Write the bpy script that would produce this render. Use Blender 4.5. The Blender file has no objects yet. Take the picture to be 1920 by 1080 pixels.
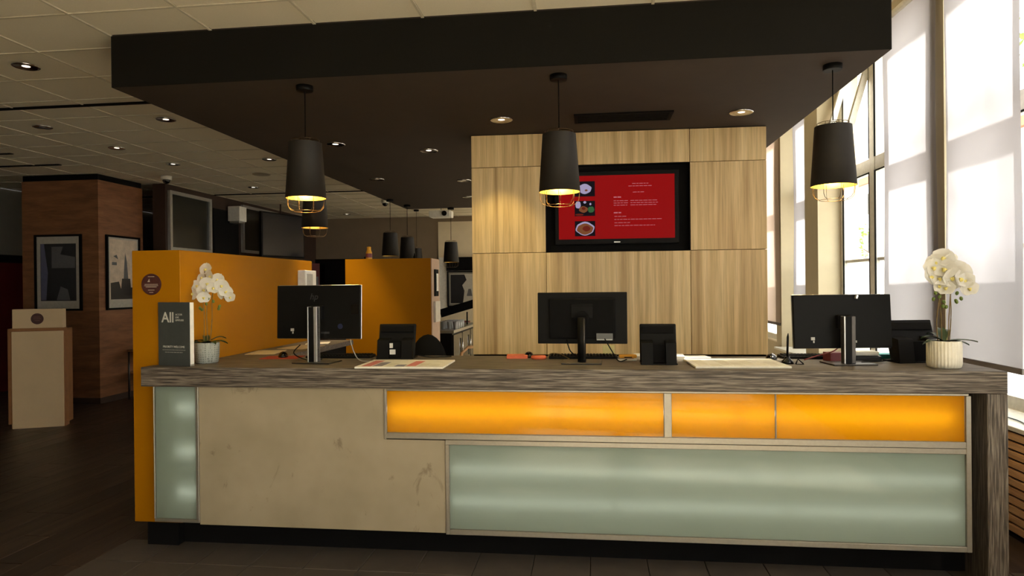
import bpy, bmesh, math, random
from mathutils import Vector, Matrix, Euler
random.seed(7)
PI = math.pi
SC = bpy.context.scene
COL = SC.collection
def lin(r, g, b):
    f = lambda c: (c/255)/12.92 if c/255 <= .04045 else ((c/255+.055)/1.055)**2.4
    return (f(r), f(g), f(b), 1.0)

# ---------------------------------------------------------------- camera, sky, sun, exposure
cd = bpy.data.cameras.new('camera'); cam = bpy.data.objects.new('camera', cd); COL.objects.link(cam)
cam.location = (0, 0, 1.54)
cam.rotation_euler = (math.radians(89.84), math.radians(.573), math.radians(6.84))
cd.sensor_width = 36; cd.lens = 36*1250/1920; cd.clip_end = 300
SC.camera = cam
w = bpy.data.worlds.new('sky'); SC.world = w; w.use_nodes = True
w.node_tree.nodes['Background'].inputs[0].default_value = (1, .965, .93, 1)
w.node_tree.nodes['Background'].inputs[1].default_value = 8.2
sd = bpy.data.lights.new('sun', 'SUN'); sd.energy = 20; sd.angle = .05; sd.color = (1, .94, .85)
sun = bpy.data.objects.new('sun', sd); COL.objects.link(sun)
sun.rotation_euler = Vector((-1, -.12, -1.05)).to_track_quat('-Z', 'Y').to_euler()
vs = SC.view_settings
vs.view_transform = 'Standard'; vs.look = 'None'; vs.gamma = 1; vs.use_curve_mapping = False
vs.exposure = 0.15
SC.cycles.use_adaptive_sampling = True; SC.cycles.adaptive_threshold = .02
SC.cycles.max_bounces = 8; SC.cycles.diffuse_bounces = 5; SC.cycles.glossy_bounces = 3
SC.cycles.transparent_max_bounces = 12; SC.cycles.sample_clamp_indirect = 6
SC.cycles.caustics_reflective = False; SC.cycles.caustics_refractive = False

# ---------------------------------------------------------------- materials
MATS = {}
def newmat(name):
    m = bpy.data.materials.new(name); m.use_nodes = True
    nt = m.node_tree; b = nt.nodes['Principled BSDF']; MATS[name] = m
    return m, nt, b
def ramp(nt, fac, stops):
    r = nt.nodes.new('ShaderNodeValToRGB'); cr = r.color_ramp
    while len(cr.elements) < len(stops): cr.elements.new(.5)
    for e, (p, c) in zip(cr.elements, stops): e.position = p; e.color = c
    nt.links.new(fac, r.inputs[0]); return r.outputs[0]
def coords(nt, scale, rnd=True):
    tc = nt.nodes.new('ShaderNodeTexCoord'); mp = nt.nodes.new('ShaderNodeMapping')
    mp.inputs['Scale'].default_value = scale
    nt.links.new(tc.outputs['Object'], mp.inputs['Vector'])
    if rnd:
        oi = nt.nodes.new('ShaderNodeObjectInfo'); mu = nt.nodes.new('ShaderNodeMath'); mu.operation = 'MULTIPLY'
        mu.inputs[1].default_value = 37.0; nt.links.new(oi.outputs['Random'], mu.inputs[0])
        nt.links.new(mu.outputs[0], mp.inputs['Location'])
    return mp.outputs[0]
def noise(nt, vec, sc=1.0, det=4, rough=.6, dist=0):
    n = nt.nodes.new('ShaderNodeTexNoise'); n.inputs['Scale'].default_value = sc
    n.inputs['Detail'].default_value = det; n.inputs['Roughness'].default_value = rough
    n.inputs['Distortion'].default_value = dist
    nt.links.new(vec, n.inputs['Vector']); return n.outputs['Fac']
def bump(nt, b, fac, strength=.2, dist=.005):
    bp = nt.nodes.new('ShaderNodeBump'); bp.inputs['Strength'].default_value = strength; bp.inputs['Distance'].default_value = dist
    nt.links.new(fac, bp.inputs['Height']); nt.links.new(bp.outputs[0], b.inputs['Normal'])
def mul(nt, a, bcol, fac=1.0):
    mx = nt.nodes.new('ShaderNodeMix'); mx.data_type = 'RGBA'; mx.blend_type = 'MULTIPLY'; mx.inputs[0].default_value = fac
    nt.links.new(a, mx.inputs[6]); nt.links.new(bcol, mx.inputs[7]); return mx.outputs[2]
def plain(name, c, rough=.5, metal=0, spec=.5, var=.08, sc=25, bmp=0):
    m, nt, b = newmat(name)
    b.inputs['Roughness'].default_value = rough; b.inputs['Metallic'].default_value = metal
    b.inputs['Specular IOR Level'].default_value = spec
    n = noise(nt, coords(nt, (1, 1, 1)), sc, 3)
    lo = tuple(x*(1-var) for x in c[:3])+(1,); hi = tuple(min(1, x*(1+var)) for x in c[:3])+(1,)
    nt.links.new(ramp(nt, n, [(.3, lo), (.7, hi)]), b.inputs['Base Color'])
    if bmp: bump(nt, b, n, bmp, .002)
    return m
def wood(name, cols, scale, fine, rough=.5, spec=.4, tone=.0, bmp=.08, st=(.28, .72)):
    """cols: dark, mid, light; scale: stretch of the big figure; fine: stretch of the pores"""
    m, nt, b = newmat(name); b.inputs['Roughness'].default_value = rough; b.inputs['Specular IOR Level'].default_value = spec
    n1 = noise(nt, coords(nt, scale), 1, 4, .55, .4); n2 = noise(nt, coords(nt, fine), 1, 3, .7)
    c1 = ramp(nt, n1, [(st[0], cols[0]), (.5, cols[1]), (st[1], cols[2])])
    c2 = ramp(nt, n2, [(.3, (.68, .66, .64, 1)), (.6, (1, 1, 1, 1))])
    o = mul(nt, c1, c2, .75)
    if tone:
        oi = nt.nodes.new('ShaderNodeObjectInfo')
        o = mul(nt, o, ramp(nt, oi.outputs['Random'], [(0, (1-tone,)*3+(1,)), (1, (1, 1, 1, 1))]), 1)
    nt.links.new(o, b.inputs['Base Color'])
    if bmp: bump(nt, b, n2, bmp, .002)
    return m
def emit(name, c, s):
    m, nt, b = newmat(name)
    b.inputs['Base Color'].default_value = (.004, .004, .004, 1)
    b.inputs['Specular IOR Level'].default_value = .03; b.inputs['Emission Color'].default_value = c; b.inputs['Emission Strength'].default_value = s
    return m
def frosted(name, tcol, dcol, mixf=.6, rough=.04, ior=1.45):
    m, nt, b = newmat(name); nt.nodes.remove(b); out = nt.nodes['Material Output']
    t = nt.nodes.new('ShaderNodeBsdfTranslucent'); t.inputs[0].default_value = tcol
    d = nt.nodes.new('ShaderNodeBsdfDiffuse'); d.inputs[0].default_value = dcol
    mx = nt.nodes.new('ShaderNodeMixShader'); mx.inputs[0].default_value = mixf
    nt.links.new(d.outputs[0], mx.inputs[1]); nt.links.new(t.outputs[0], mx.inputs[2])
    if rough is None:
        nt.links.new(mx.outputs[0], out.inputs[0]); return m
    g = nt.nodes.new('ShaderNodeBsdfGlossy'); g.inputs['Roughness'].default_value = rough
    fr = nt.nodes.new('ShaderNodeFresnel'); fr.inputs[0].default_value = ior
    m2 = nt.nodes.new('ShaderNodeMixShader'); nt.links.new(fr.outputs[0], m2.inputs[0])
    nt.links.new(mx.outputs[0], m2.inputs[1]); nt.links.new(g.outputs[0], m2.inputs[2]); nt.links.new(m2.outputs[0], out.inputs[0])
    return m
def clearglass(name, tint=(1, 1, 1, 1)):
    m, nt, b = newmat(name); nt.nodes.remove(b); out = nt.nodes['Material Output']
    t = nt.nodes.new('ShaderNodeBsdfTransparent'); t.inputs[0].default_value = tint
    g = nt.nodes.new('ShaderNodeBsdfGlossy'); g.inputs['Roughness'].default_value = .02
    fr = nt.nodes.new('ShaderNodeFresnel'); fr.inputs[0].default_value = 1.42
    ge = nt.nodes.new('ShaderNodeNewGeometry'); iv = nt.nodes.new('ShaderNodeMath'); iv.operation = 'SUBTRACT'; iv.inputs[0].default_value = 1
    mm = nt.nodes.new('ShaderNodeMath'); mm.operation = 'MULTIPLY'     # the back face of a pane does not mirror a second time
    nt.links.new(ge.outputs['Backfacing'], iv.inputs[1]); nt.links.new(iv.outputs[0], mm.inputs[0]); nt.links.new(fr.outputs[0], mm.inputs[1])
    mx = nt.nodes.new('ShaderNodeMixShader'); nt.links.new(mm.outputs[0], mx.inputs[0])
    nt.links.new(t.outputs[0], mx.inputs[1]); nt.links.new(g.outputs[0], mx.inputs[2]); nt.links.new(mx.outputs[0], out.inputs[0])
    return m

oakw = wood('oak_laminate', (lin(186, 152, 104), lin(226, 195, 142), lin(246, 219, 166)), (13, 3, .35), (75, 20, 2.2), .45, .3, .06)
oakf = wood('oak_frame', (lin(160, 125, 88), lin(180, 145, 105), lin(195, 160, 120)), (30, 30, 1), (120, 120, 4), .5)
gryH = wood('grey_oak_horizontal', (lin(58, 51, 45), lin(96, 86, 76), lin(140, 130, 117)), (6, 190, 190), (11, 420, 420), .5, .3, 0, .25, (.36, .64))
gryV = wood('grey_oak_vertical', (lin(58, 51, 45), lin(96, 86, 76), lin(140, 130, 117)), (190, 190, 6), (420, 420, 11), .5, .3, 0, .25, (.36, .64))
pilw = wood('pillar_veneer', (lin(112, 72, 46), lin(134, 88, 58), lin(150, 102, 68)), (2, 2, 12), (6, 6, 70), .45, .4)
plkw = wood('floor_plank', (lin(52, 40, 33), lin(72, 57, 47), lin(94, 76, 63)), (14, 1.0, 5), (70, 4, 20), .42, .4, .35)
slatw = wood('slat_wood', (lin(200, 150, 104), lin(226, 178, 128), lin(238, 196, 146)), (20, 1.5, 20), (80, 5, 80), .5)
black = plain('black_plastic', lin(15, 14, 13), .55, 0, .12)
blackg = plain('black_gloss', lin(8, 8, 9), .15, 0, .5)
blackm = plain('black_matt', lin(10, 9, 9), .85, 0, .15)
soff = plain('soffit_paint', lin(70, 61, 54), .8, 0, .12, .04, 6)
fasc = plain('soffit_fascia', lin(24, 22, 19), .8, 0, .1, .04, 6)
ctile = plain('ceiling_tile', lin(232, 222, 200), .9, 0, .1, .03, 120, .3)
cgrid = plain('ceiling_grid', lin(206, 196, 174), .7, 0, .2)
cslot = plain('ceiling_slot', lin(20, 18, 16), .9, 0, .1)
white = plain('white_plastic', lin(225, 222, 214), .4)
cream = plain('cream_paint', lin(194, 182, 156), .7, 0, .3, .03, 8)
wgrey = plain('grey_wall', lin(128, 124, 114), .8, 0, .2, .04, 5)
wbrown = plain('taupe_wall', lin(132, 116, 96), .8, 0, .2, .04, 5)
wlight = plain('pale_wall', lin(222, 206, 176), .8, 0, .2, .04, 5)
wdark = plain('dark_wall', lin(58, 42, 34), .7, 0, .3, .08, 5)
wred = plain('red_panel', lin(92, 24, 22), .5, 0, .4, .06, 5)
yel = plain('yellow_laminate', lin(162, 105, 2), .5, 0, .12, .02, 4)
alu = plain('brushed_aluminium', lin(160, 153, 140), .38, .7, .5, .05, 60)
chrome = plain('chrome', lin(215, 212, 208), .12, 1)
silver = plain('silver_plastic', lin(190, 188, 184), .3, .6)
shadem = plain('shade_fabric', lin(36, 32, 28), .6, 0, .3)
gold = plain('gold_lining', lin(248, 206, 104), .35, .85)
goldw = plain('copper_wire', lin(96, 76, 54), .35, .9)
tilef = plain('floor_tile', lin(84, 76, 68), .45, 0, .45, .12, 9, .1)
grout = plain('grout', lin(44, 39, 34), .9, 0, .2)
boxw = plain('lightbox_white', lin(190, 190, 186), .8)
paper = plain('paper', lin(226, 220, 206), .7)
paperb = plain('beige_paper', lin(206, 186, 150), .7)
frost = frosted('frosted_green_glass', (.60, .68, .57, 1), (.34, .38, .32, 1), .6, None)
orang = frosted('orange_glass', (.96, .42, .006, 1), (.60, .22, .004, 1), .72, None)
pane = clearglass('window_glass', (.97, .985, .97, 1))
filmp = frosted('privacy_film', (.78, .80, .78, 1), (.6, .62, .6, 1), .8, None)
dpane = plain('dark_interior_glass', lin(34, 36, 34), .12, 0, .5)
blindm = frosted('blind_fabric', (.275, .262, .285, 1), (.62, .58, .61, 1), .7, None)
blindd = frosted('blind_hem', (.05, .045, .045, 1), (.36, .32, .32, 1), .4, None)
petal = frosted('orchid_petal', (.82, .80, .74, 1), (.86, .84, .78, 1), .35, None)
lipm = plain('orchid_lip', lin(228, 214, 130), .5, 0, .3, .2, 60)
stemm = plain('orchid_stem', lin(112, 92, 52), .5, 0, .3, .2, 40)
leafm = plain('orchid_leaf', lin(42, 62, 34), .35, 0, .5, .2, 20)
budm = plain('orchid_bud', lin(96, 112, 52), .5, 0, .3, .2, 40)
soil = plain('soil', lin(50, 40, 32), .9, 0, .1, .3, 120, .6)
screenr = emit('screen_red', lin(190, 14, 18), .45)
bulbm = emit('warm_bulb', (1, .80, .34, 1), 330)
bulbw = emit('white_bulb', (1, .86, .66, 1), 30)
lampd = emit('downlight_lamp', (1, .88, .7, 1), 2.2)
tubeo = emit('tube_orange_box', (1, .95, .85, 1), 4.6)
tubes = emit('tube_small_box', (1, .98, .92, 1), 1.8)
tubeg = emit('tube_green_box', (1, .98, .92, 1), 1.5)

def stone(name):
    m, nt, b = newmat(name); b.inputs['Roughness'].default_value = .42; b.inputs['Specular IOR Level'].default_value = .35
    n1 = noise(nt, coords(nt, (1, 1, 1)), 3, 3); n2 = noise(nt, coords(nt, (5, 5, 3.2)), 1.3, 5, .62, .8)
    c = ramp(nt, n1, [(.3, lin(150, 137, 112)), (.7, lin(166, 152, 127))])
    s = ramp(nt, n2, [(.30, (.55, .52, .48, 1)), (.37, (1, 1, 1, 1))])
    nt.links.new(mul(nt, c, s, .8), b.inputs['Base Color']); return m
stonem = stone('mottled_stone')
def honey(name):
    m, nt, b = newmat(name); b.inputs['Roughness'].default_value = .6
    v = nt.nodes.new('ShaderNodeTexVoronoi'); v.feature = 'DISTANCE_TO_EDGE'; v.inputs['Scale'].default_value = 75; v.inputs['Randomness'].default_value = .25
    nt.links.new(coords(nt, (1, 1, 1), False), v.inputs['Vector'])
    nt.links.new(ramp(nt, v.outputs['Distance'], [(0, lin(168, 171, 162)), (.35, lin(112, 117, 110))]), b.inputs['Base Color'])
    bump(nt, b, v.outputs['Distance'], -.8, .01); return m
honeym = honey('honeycomb_ceramic')
ceram = plain('ivory_ceramic', lin(226, 220, 202), .35)

# ---------------------------------------------------------------- mesh helpers
class MB:
    def __init__(s): s.v = []; s.f = []; s.sm = []
    def add(s, vs_, fs, smooth=False):
        o = len(s.v); s.v += [tuple(p) for p in vs_]
        for f in fs: s.f.append([i+o for i in f]); s.sm.append(smooth)
        return s
    def box(s, x0, y0, z0, x1, y1, z1, M=None):
        p = [Vector(q) for q in ((x0,y0,z0),(x1,y0,z0),(x1,y1,z0),(x0,y1,z0),(x0,y0,z1),(x1,y0,z1),(x1,y1,z1),(x0,y1,z1))]
        if M: p = [M @ q for q in p]
        return s.add(p, [(0,3,2,1),(4,5,6,7),(0,1,5,4),(1,2,6,5),(2,3,7,6),(3,0,4,7)])
    def rbox(s, x0, y0, z0, x1, y1, z1, r=.004, seg=2, M=None):
        bm = bmesh.new(); bmesh.ops.create_cube(bm, size=1)
        for q in bm.verts: q.co = Vector((x0+(q.co.x+.5)*(x1-x0), y0+(q.co.y+.5)*(y1-y0), z0+(q.co.z+.5)*(z1-z0)))
        bmesh.ops.bevel(bm, geom=bm.edges[:], offset=r, segments=seg, affect='EDGES', profile=.5)
        bm.verts.index_update()
        s.add([(M @ q.co if M else q.co) for q in bm.verts], [[q.index for q in f.verts] for f in bm.faces]); bm.free(); return s
    def lathe(s, prof, n=24, M=None, caps=True, rib=0, ribn=0):
        vv = []
        for r, z in prof:
            for k in range(n):
                a = 2*PI*k/n; rr = r*(1+(rib*math.cos(ribn*a) if ribn else 0))
                q = Vector((rr*math.cos(a), rr*math.sin(a), z)); vv.append(M @ q if M else q)
        ff = [(j*n+k, j*n+(k+1) % n, (j+1)*n+(k+1) % n, (j+1)*n+k) for j in range(len(prof)-1) for k in range(n)]
        s.add(vv, ff, True)
        if caps:
            o = len(s.v)-len(vv)
            s.f.append([o+k for k in range(n)][::-1]); s.sm.append(False)
            s.f.append([o+(len(prof)-1)*n+k for k in range(n)]); s.sm.append(False)
        return s
    def tube(s, pts, r, n=6, close=False):
        pts = [Vector(p) for p in pts]; m = len(pts); vv = []
        rr = r if isinstance(r, (list, tuple)) else [r]*m
        for i, p in enumerate(pts):
            a = pts[(i-1) % m] if (close or i > 0) else p; b = pts[(i+1) % m] if (close or i < m-1) else p
            t = (b-a).normalized(); u = t.cross(Vector((0, 0, 1)))
            if u.length < .05: u = t.cross(Vector((0, 1, 0)))
            u.normalize(); w_ = t.cross(u)
            for k in range(n): vv.append(p+rr[i]*(math.cos(2*PI*k/n)*u+math.sin(2*PI*k/n)*w_))
        ff = [(i*n+k, i*n+(k+1) % n, ((i+1) % m)*n+(k+1) % n, ((i+1) % m)*n+k) for i in range(m if close else m-1) for k in range(n)]
        if not close: ff += [list(range(n))[::-1], [(m-1)*n+k for k in range(n)]]
        return s.add(vv, ff, True)
    def prism(s, poly, y0, y1):     # polygon in x,z extruded along y
        n = len(poly); vv = [(x, y0, z) for x, z in poly]+[(x, y1, z) for x, z in poly]
        return s.add(vv, [list(range(n)), list(range(n, 2*n))[::-1]]+[(i, i+n, (i+1) % n+n, (i+1) % n) for i in range(n)])
    def ball(s, c, r, n=12, sc=(1, 1, 1)):
        prof = [(max(1e-4, math.sin(PI*i/n))*r, -math.cos(PI*i/n)*r) for i in range(n+1)]
        return s.lathe(prof, n+4, Matrix.Translation(c) @ Matrix.Diagonal((*sc, 1)), False)
    def mesh(s, name):
        me = bpy.data.meshes.new(name); me.from_pydata(s.v, [], s.f); me.polygons.foreach_set('use_smooth', s.sm)
        bm = bmesh.new(); bm.from_mesh(me); bmesh.ops.recalc_face_normals(bm, faces=bm.faces[:]); bm.to_mesh(me); bm.free()
        return me
    def build(s, name, mat, parent=None, loc=(0, 0, 0), rot=(0, 0, 0), label=None):
        me = s.mesh(name); me.materials.append(mat)
        return link(name, me, parent, loc, rot, label)
def link(name, me, parent=None, loc=(0, 0, 0), rot=(0, 0, 0), label=None):
    o = bpy.data.objects.new(name, me); COL.objects.link(o); o.location = loc; o.rotation_euler = rot
    if parent is not None: o.parent = parent
    if label: o['label'] = label
    return o
def tag(o, label, cat, group=None, kind=None):
    o['label'] = label; o['category'] = cat
    if group: o['group'] = group
    if kind: o['kind'] = kind
    return o
def thing(name, label, cat, loc=(0, 0, 0), rz=0, group=None, kind=None):
    o = bpy.data.objects.new(name, None); o.empty_display_size = .05; COL.objects.link(o)
    o.location = loc; o.rotation_euler = (0, 0, rz)
    return tag(o, label, cat, group, kind)
def copy_tree(o, parent=None):
    c = o.copy(); COL.objects.link(c); c.parent = parent
    for ch in [q for q in o.children]: copy_tree(ch, c)
    return c
def B(*a): return MB().box(*a)
def RB(*a, **k): return MB().rbox(*a, **k)
def text(body, size, mat, parent, loc, rot=(PI/2, 0, 0), name='lettering', align='CENTER', shear=0, ext=.0004, bold=0, space=1.0):
    cu = bpy.data.curves.new('t', 'FONT'); cu.body = body; cu.size = size; cu.align_x = align; cu.align_y = 'CENTER'
    cu.extrude = ext; cu.shear = shear; cu.offset = bold; cu.space_character = space; cu.resolution_u = 2
    ob = bpy.data.objects.new('t', cu); COL.objects.link(ob)
    me = bpy.data.meshes.new_from_object(ob.evaluated_get(bpy.context.evaluated_depsgraph_get()))
    bpy.data.objects.remove(ob); bpy.data.curves.remove(cu)
    me.name = name; me.materials.clear(); me.materials.append(mat)
    return link(name, me, parent, loc, rot)
S = 'structure'
#@@STRUCT
# ================================================================ the room
CZ = 3.12       # tiled ceiling
SX0, SX1, SY0, SY1, SZ = -2.95, 1.62, 3.83, 10.5, 2.80      # dark soffit
fl = tag(B(-9.2, -6.2, -.2, 3.05, 14.9, -.012).build('floor', grout), 'dark floor of wooden planks and grey tiles across the lobby', 'floor', kind=S)
# square floor tiles in front of the counter
ts = .314; tm = RB(.002, .002, -.012, ts-.002, ts-.002, 0, r=.002, seg=1).mesh('floor_tile'); tm.materials.append(tilef)
for i in range(17):
    for j in range(4):
        x = -2.85+i*ts; y = 3.81-(j+1)*ts
        link('floor_tile', tm, fl, (x, y, 0))
B(-2.85, 2.3, -.012, 2.5, 3.81-4*ts, -.001).build('floor_field', tilef, fl); B(-2.85, -6.1, -.012, 2.5, 2.3, -.001).build('bounce_floor', plain('bounce_floor', lin(214, 202, 178), .95, 0, .1, .1, 60), fl)  # pale floor behind the camera is added, unseen, to bounce sunlight onto the ceiling
# planks on the left, running into the room
pm = RB(.001, .0015, -.012, .179, 1.1985, 0, r=.0015, seg=1).mesh('plank'); pm.materials.append(plkw)
for i in range(28):
    off = random.choice((0, .4, .8))
    for j in range(-1, 6):
        x = -2.85-(i+1)*.18; y = 3.0+off+j*1.2
        if y+1.2 < 3.1: continue
        if y > 9.6: continue
        link('plank', pm, fl, (x, y, 0))
fb = MB(); fb.box(-9.1, -6.1, -.012, -7.89, 14.8, -.001); fb.box(-7.89, -6.1, -.012, -2.85, 3.0, -.001); fb.box(-7.89, 10.6, -.012, -2.85, 14.8, -.001); fb.box(-2.85, 3.81, -.012, 2.5, 7.0, -.001)
B(-2.85, 7.0, -.012, 2.5, 14.8, -.001).build('rear_bounce_floor', MATS['bounce_floor'], fl)  # unseen pale floor added to throw sun up at the far ceiling
fb.build('plank_field', plkw, fl)

# ceiling with its tiles, soffit cut out of it
ce = tag(B(-9.2, -6.2, CZ+.03, 1.62, 14.9, CZ+.25).build('ceiling', cslot), 'suspended ceiling of cream mineral tiles in a metal grid', 'ceiling', kind=S)
TX, TY = .663, .5275
x0s = -2.96; y0s = 5.25
xs = [x0s+k*TX for k in range(-9, 8)]
tmsh = {}
def tilemesh(a, b):
    k = (round(a, 3), round(b, 3))
    if k not in tmsh:
        t = RB(.007, .007, .004, a-.007, b-.007, .03, r=.003, seg=1).mesh('ceiling_tile'); t.materials.append(ctile); tmsh[k] = t
    return tmsh[k]
rest = MB(); grid = MB()
ys = []
y = y0s-.18-TY*21
while y < 14.8: ys.append(y); y += TY
for xi in range(len(xs)):
    xa = xs[xi]; xb = min(xa+TX, 1.62)
    if xb-xa < .05: continue
    for y in ys:
        yy = y
        if xa > SX0-.1 and yy+TY > SY0 and yy < SY1:
            if yy < SY0: link('ceiling_tile', tilemesh(xb-xa, SY0-yy), ce, (xa, yy, CZ)); continue
            if yy+TY < SY1: continue
            link('ceiling_tile', tilemesh(xb-xa, yy+TY-SY1), ce, (xa, SY1, CZ)); continue
        if yy > 2.0 and xb > xs[1]: link('ceiling_tile', tilemesh(xb-xa, TY), ce, (xa, yy, CZ))
        else: rest.box(xa+.007, yy+.007, CZ+.004, xb-.007, yy+TY-.007, CZ+.03)
r_ = rest.build('ceiling_tile_field', ctile, ce); r_['kind'] = 'stuff'
for xa in xs: grid.box(xa-.008, -6, CZ-.003, xa+.008, 14.8, CZ+.0035)
for y in ys: grid.box(xs[0], y-.008, CZ-.0025, 1.62, y+.008, CZ+.0036)
g_ = grid.build('grid_bar', cgrid, ce); g_['kind'] = 'stuff'
B(-9, y0s-.05, CZ-.006, SX0, y0s+.0, CZ+.02).build('shadow_gap', cslot, ce); B(-9, 10.50, CZ-.006, SX0, 10.56, CZ+.02).build('shadow_gap', cslot, ce)
for yy in (6.9, 7.6): B(-8.9, yy, CZ-.006, -6.6, yy+.05, CZ+.02).build('shadow_gap', cslot, ce)
so = tag(B(SX0, SY0, SZ, SX1, SY1, CZ+.04).build('ceiling_soffit', soff), 'dark brown lowered ceiling soffit hanging above the reception counter', 'ceiling', kind=S)
B(SX0-.004, SY0-.006, SZ, SX1, SY0, CZ-.002).build('front_fascia', fasc, so); B(SX0-.006, SY0, SZ, SX0, SY1, CZ-.002).build('side_fascia', fasc, so)
# raised ceiling strip along the windows
hc = MB(); hc.box(1.62, -6.2, 4.2, 3.2, 14.9, 4.35); hc.box(1.60, -6.2, CZ+.04, 1.62, 14.9, 4.2)
tag(hc.build('ceiling_window_bay', cream), 'pale raised ceiling strip along the window front', 'ceiling', kind=S)

# outer walls
wl = tag(B(-9.2, -6.2, 0, -9.0, 14.9, CZ).build('wall_left', wgrey), 'grey wall at the far left behind the veneered pillar', 'wall', kind=S)
B(-9.0, 8.6, 0, -8.97, 14.7, 1.98).build('wainscot_panel', wred, wl, label='dark red lower wall panel')
B(-9.0, 8.6, 1.98, -8.96, 14.7, 2.10).build('wainscot_cap', blackm, wl)
wb = tag(B(-9.2, 14.7, 0, 3.05, 14.9, 4.3).build('wall_back', wbrown), 'taupe rear wall at the far end of the lobby', 'wall', kind=S)
B(-3.42, 14.68, 0, 1.6, 14.7, 3.0).build('pale_panel', wlight, wb); B(-3.41, 14.66, 1.0, -3.22, 14.69, 2.2).build('white_jamb', white, wb)
B(-3.22, 14.6, 1.90, -1.2, 14.69, 2.20).build('black_pelmet', blackm, wb)
# rear left wall with interior glazing
wr = tag(B(-6.5, 9.25, 0, -6.3, 14.7, CZ).build('wall_left_rear', wdark), 'dark brown wall behind the pillar with interior glazing', 'wall', kind=S)
def iwin(n, y0, y1, z0, z1, lab):
    t = thing('window_%d' % n, lab, 'window', (-6.28, (y0+y1)/2, z0), kind=S); h = (y1-y0)/2; H = z1-z0
    f = MB(); a = .05
    f.box(-.02, -h, 0, .03, h, a); f.box(-.02, -h, H-a, .03, h, H); f.box(-.02, -h, a, .03, -h+a, H-a); f.box(-.02, h-a, a, .03, h, H-a)
    f.build('window_frame', silver, t); B(-.01, -h+a, a, 0, h-a, H-a).build('pane', dpane, t)
iwin(1, 9.1+.2, 10.4, 2.13, 3.03, 'dark interior glazing directly right of the veneered pillar')
iwin(2, 11.4, 12.75, 2.20, 3.06, 'dark interior glazing right of the white wall box')
for y0, y1 in ((10.5, 11.3),): B(-6.3, y0, 1.2, -6.285, y1, 2.9).build('dark_opening', blackm, wr)
# veneered pillar
pl = thing('wall_pillar', 'wood veneered square pillar hung with two framed pictures', 'pillar', (-7.2, 8.75, 0), kind=S)
B(-.57, -.45, 0, .57, .45, 3.04).build('pillar_body', pilw, pl); B(-.56, -.44, 3.04, .56, .44, 3.12).build('top_gap', blackm, pl)
B(-.58, -.46, 0, .58, .46, .08).build('baseboard', wdark, pl)
# wall behind the camera: glazed front
wf = MB(); wf.box(-9.2, -6.2, 0, -.6, -6.0, 4.3); wf.box(1.5, -6.2, 0, 3.05, -6.0, 4.3); wf.box(-.6, -6.2, 2.7, 1.5, -6.0, 4.3); wf.box(-.6, -6.2, 0, 1.5, -6, .15)
tag(wf.build('wall_front', cream), 'cream entrance wall behind the viewer with large glazing', 'wall', kind=S)
def fwin(n, x0, x1, lab):
    t = thing('window_%d' % n, lab, 'window', ((x0+x1)/2, -6.1, .15), kind=S); h = (x1-x0)/2
    f = MB()
    for a, b, c, d in ((-h, -h+.07, 0, 2.55), (h-.07, h, 0, 2.55), (-h, h, 0, .07), (-h, h, 2.48, 2.55), (-.04, .04, 0, 2.55)): f.box(a, -.04, c, b, .04, d)
    f.build('window_frame', alu, t)
    for a, b in ((-h+.07, -.04), (.04, h-.07)): B(a, -.006, .07, b, .006, 2.48).build('pane', pane, t)
fwin(3, -.6, 1.5, 'entrance glazing behind the viewer')

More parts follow.
